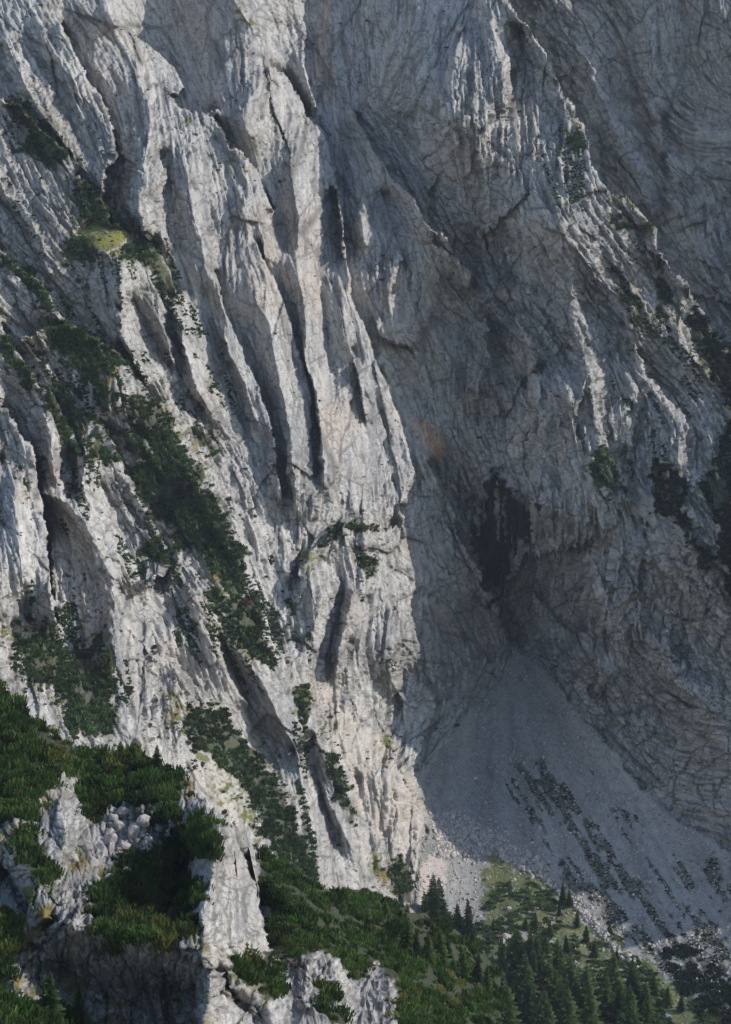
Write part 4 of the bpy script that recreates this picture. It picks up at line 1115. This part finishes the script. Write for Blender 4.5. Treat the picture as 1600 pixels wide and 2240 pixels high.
# ------------------------------------------------------------------ boulders and stones
import bmesh
def boulder_mesh(seed, sub=3):
    bm = bmesh.new(); bmesh.ops.create_icosphere(bm, subdivisions=sub, radius=1)
    r = np.random.default_rng(seed)
    pl = r.standard_normal((11, 3)); pl /= np.linalg.norm(pl, axis=1, keepdims=True); dd = .55 + .35 * r.random(11)
    sc_ = np.array([1, .8 + .2 * r.random(), .6 + .25 * r.random()])
    for v in bm.verts:
        c = np.array(v.co); 
        for a, d in zip(pl, dd):
            e = c @ a - d
            if e > 0: c = c - a * e * .92
        c = c * sc_ + r.standard_normal(3) * .012
        v.co = c.tolist()
    me = bpy.data.meshes.new('boulder'); bm.to_mesh(me); bm.free()
    a = me.color_attributes.new("Col", 'FLOAT_COLOR', 'POINT')
    n = len(me.vertices); cc_ = np.ones((n, 4), np.float32); cc_[:, :3] = np.array((.40, .375, .35)) * (1 + .08 * r.standard_normal((n, 1)))
    a.data.foreach_set("color", cc_.ravel()); me.materials.append(ROCK)
    return me
BOULD = [boulder_mesh(400 + k) for k in range(6)]
def boulder(u, v, rad, lab, grp, r, g=G, D=None):
    q = at(u, v, g, D)
    o = link('boulder', BOULD[int(r.integers(0, 6))], label=lab, cat='boulder', group=grp)
    o.location = (q[0], q[1] - rad * .2, q[2] + rad * .15); o.scale = (rad, rad, rad); o.rotation_euler = tuple((r.random(3) * 6.28).tolist())
def in_poly(g, poly, n, r):
    iy, ix = np.nonzero(g.poly(poly)); k = r.choice(len(iy), n, replace=False)
    return [(g.u[ix[j]], g.v[iy[j]]) for j in k]
r = np.random.default_rng(55)
for u, v in in_poly(G, [(950,1790),(1000,1785),(1060,1815),(1120,1840),(1180,1880),(1235,1930),(1210,1945),(1130,1900),(1060,1860),(980,1850)], 120, r):
    boulder(u, v, .6 + 1.5 * r.random() ** 3, 'pale boulder in the %s part of the sunlit block field' % ('left' if u < 1020 else 'middle' if u < 1120 else 'right'), 'boulders of the sunlit block field', r)
for u, v in in_poly(G, [(1110,1480),(1150,1480),(1230,1580),(1260,1660),(1180,1700),(1060,1690),(1040,1600)], 70, r):
    boulder(u, v, .4 + .8 * r.random() ** 3, 'grey boulder on the shaded upper scree cone', 'boulders of the shaded scree cone', r)
for u, v in in_poly(G, [(1060,1870),(1150,1900),(1230,1980),(1330,2080),(1250,2100),(1120,2010),(1070,1960)], 40, r):
    boulder(u, v, .4 + .9 * r.random() ** 3, 'pale boulder lying in the sunny grass slope', 'boulders of the grass slope', r)
boulder(1108, 2052, 2.6, 'biggest pale boulder, at the lower left of the grass slope', None, r)
boulder(1098, 2062, 1.8, 'pale boulder leaning on the biggest one at the lower grass slope', None, r)
for (u, v, rad) in [(298,1828,1.9),(262,1815,1.5),(240,1840,1.6),(270,1855,1.4),(225,1862,1.5),(205,1885,1.3),(318,1800,1.5),(275,1785,1.6),(245,1795,1.3),(190,1862,1.3),(330,1845,1.2),(255,1880,1.4),(152,1880,1.2),(210,1935,1.2),(205,1958,1.3),(240,1925,1.0),(278,1915,1.2)]:
    boulder(u, v, rad * .8, 'rounded grey block in the shaded hollow left of the foreground pillar', 'blocks in the shaded foreground hollow', r, GF, PF)
# fine stones: one mass
oct_v = np.array([[1,0,0],[-1,0,0],[0,1,0],[0,-1,0],[0,0,.8],[0,0,-.8]], float)
oct_t = np.array([[0,2,4],[2,1,4],[1,3,4],[3,0,4],[2,0,5],[1,2,5],[3,1,5],[0,3,5]])
def stones(mask, n, smin, smax, label, seed, col=(.40, .375, .35)):
    r = np.random.default_rng(seed); iy, ix = np.nonzero(mask); k = r.choice(len(iy), n, replace=len(iy) < n)
    p = P[iy[k], ix[k]] + r.standard_normal((n, 3)) * .15
    s_ = (smin + (smax - smin) * r.random(n) ** 4)[:, None, None]
    V = oct_v[None] * (1 + .35 * r.standard_normal((n, 6, 1)))
    A = r.standard_normal((n, 3, 3)); Q, _ = np.linalg.qr(A)
    V = np.einsum('nij,nkj->nki', Q, V) * s_ + p[:, None]
    T = (oct_t[None] + np.arange(n)[:, None, None] * 6).reshape(-1, 3)
    C = np.repeat(np.array(col)[None] * (1 + .2 * r.standard_normal((n, 1))), 6, 0)
    link('stones', make_mesh('stones', V.reshape(-1, 3), None, np.clip(C, .05, .7), SCREE, T), label=label, cat='stones', kind='stuff')
stones(inframe(G, TAL & ~MEA), 14000, .15, .95, 'loose stones strewn over the shaded scree cone', 61)
stones(G.poly([(940,1780),(1000,1775),(1100,1830),(1250,1950),(1330,2050),(1400,2110),(1360,2100),(1260,1990),(1180,1920),(1080,1870),(960,1880)]), 7000, .2, 1.5, 'pale rubble of the sunlit block field', 62)
stones(inframe(G, MEA), 2600, .2, .8, 'scattered pale stones in the sunny grass slope', 63)

# tufts of grass and cushion plants on the ledges: uncountable
r = np.random.default_rng(131)
m = inframe(G, ~PINE & ~TAL & ~FARM & (ledge * (dens + .25) > .12 + .8 * r.random(G.shape)) & (vnoise(G.shape, 5, 88) > -.3))
iy, ix = scatter_px(G, m, 4.5, r)
keep = r.random(len(iy)) < min(1, 9000 / max(1, len(iy))); iy, ix = iy[keep], ix[keep]
T_TUFT = [spray_template(12, 80 + s_, .8, .3) for s_ in range(3)]
cl = np.array((.075, .085, .03))[None] * (1 + .3 * r.standard_normal((len(iy), 1))); f = (r.random((len(iy), 1)) < .3)
cl = np.where(f, cl * [1.9, 1.5, 1.1], cl)
link('grass_tufts', bushes_mesh('grass_tufts', P[iy, ix].copy(), .22 + .5 * r.random(len(iy)) ** 2, np.clip(cl, .01, .4), T_TUFT, 132), label='grass tufts and cushion plants on the cliff ledges', cat='grass tufts', kind='stuff')

# labels: within every set that shares a label, name the ones their place sets apart
sets = {}
for o in sc.objects:
    if o.get('group') and o.get('label'): sets.setdefault((o['group'], o['label']), []).append(o)
def px_of(o): return 800 + F * o.location[0] / o.location[1], 1120 - F * o.location[2] / o.location[1]
for (grp, lab), os_ in sets.items():
    if len(os_) < 4:
        names = ['left', 'right'] if len(os_) == 2 else ['leftmost', 'middle', 'rightmost']
        for o, w in zip(sorted(os_, key=lambda q: px_of(q)[0]), names): o['label'] = w + ' ' + lab
        continue
    if len(os_) <= 20:
        srt = sorted(os_, key=lambda q: px_of(q)[0]); words = ['leftmost', 'second', 'third', 'fourth', 'fifth', 'sixth', 'seventh', 'eighth', 'ninth', 'tenth']
        n_ = len(srt)
        for i, o in enumerate(srt):
            if i == 0: w = 'leftmost'
            elif i == n_ - 1: w = 'rightmost'
            elif i < n_ / 2: w = words[i] + ' from left,'
            else: w = words[n_ - 1 - i] + ' from right,'
            o['label'] = w + ' ' + lab
        continue
    left = list(os_)
    for w, key in (('leftmost', lambda q: px_of(q)[0]), ('rightmost', lambda q: -px_of(q)[0]), ('topmost', lambda q: px_of(q)[1]), ('lowest', lambda q: -px_of(q)[1]), ('largest', lambda q: -q.scale[2])):
        o = min(os_, key=key)
        if o in left: left.remove(o); o['label'] = w + ' ' + lab

# ------------------------------------------------------------------ air
HAZE = 0.00004
zs = []
lo = np.array([1e9] * 3); hi = -lo
for o in sc.objects:
    if o.type == 'MESH' and o.get('kind') == 'structure':
        n_ = len(o.data.vertices); c_ = np.empty(n_ * 3, np.float32); o.data.vertices.foreach_get('co', c_); c_ = c_.reshape(-1, 3)
        lo = np.minimum(lo, c_.min(0)); hi = np.maximum(hi, c_.max(0))
lo = np.minimum(lo - [20, 0, 1], [-50, -60, -20]); hi = np.maximum(hi + [20, 20, 3], [50, 0, 20]); lo[1] = -60
bv = np.array([[x, y, z] for x in (lo[0], hi[0]) for y in (lo[1], hi[1]) for z in (lo[2], hi[2])])
bq = np.array([[0,1,3,2],[4,6,7,5],[0,4,5,1],[2,3,7,6],[0,2,6,4],[1,5,7,3]])
hm = bpy.data.materials.new("air"); hm.use_nodes = True
hn = hm.node_tree; hn.nodes.remove(hn.nodes["Principled BSDF"])
pv = hn.nodes.new("ShaderNodeVolumePrincipled"); pv.inputs["Density"].default_value = HAZE; pv.inputs["Color"].default_value = (.72, .84, 1, 1)
hn.links.new(pv.outputs[0], hn.nodes["Material Output"].inputs["Volume"])
link('haze', make_mesh('haze', bv, bq, None, hm), label='thin bluish mountain air', cat='haze', kind='stuff')
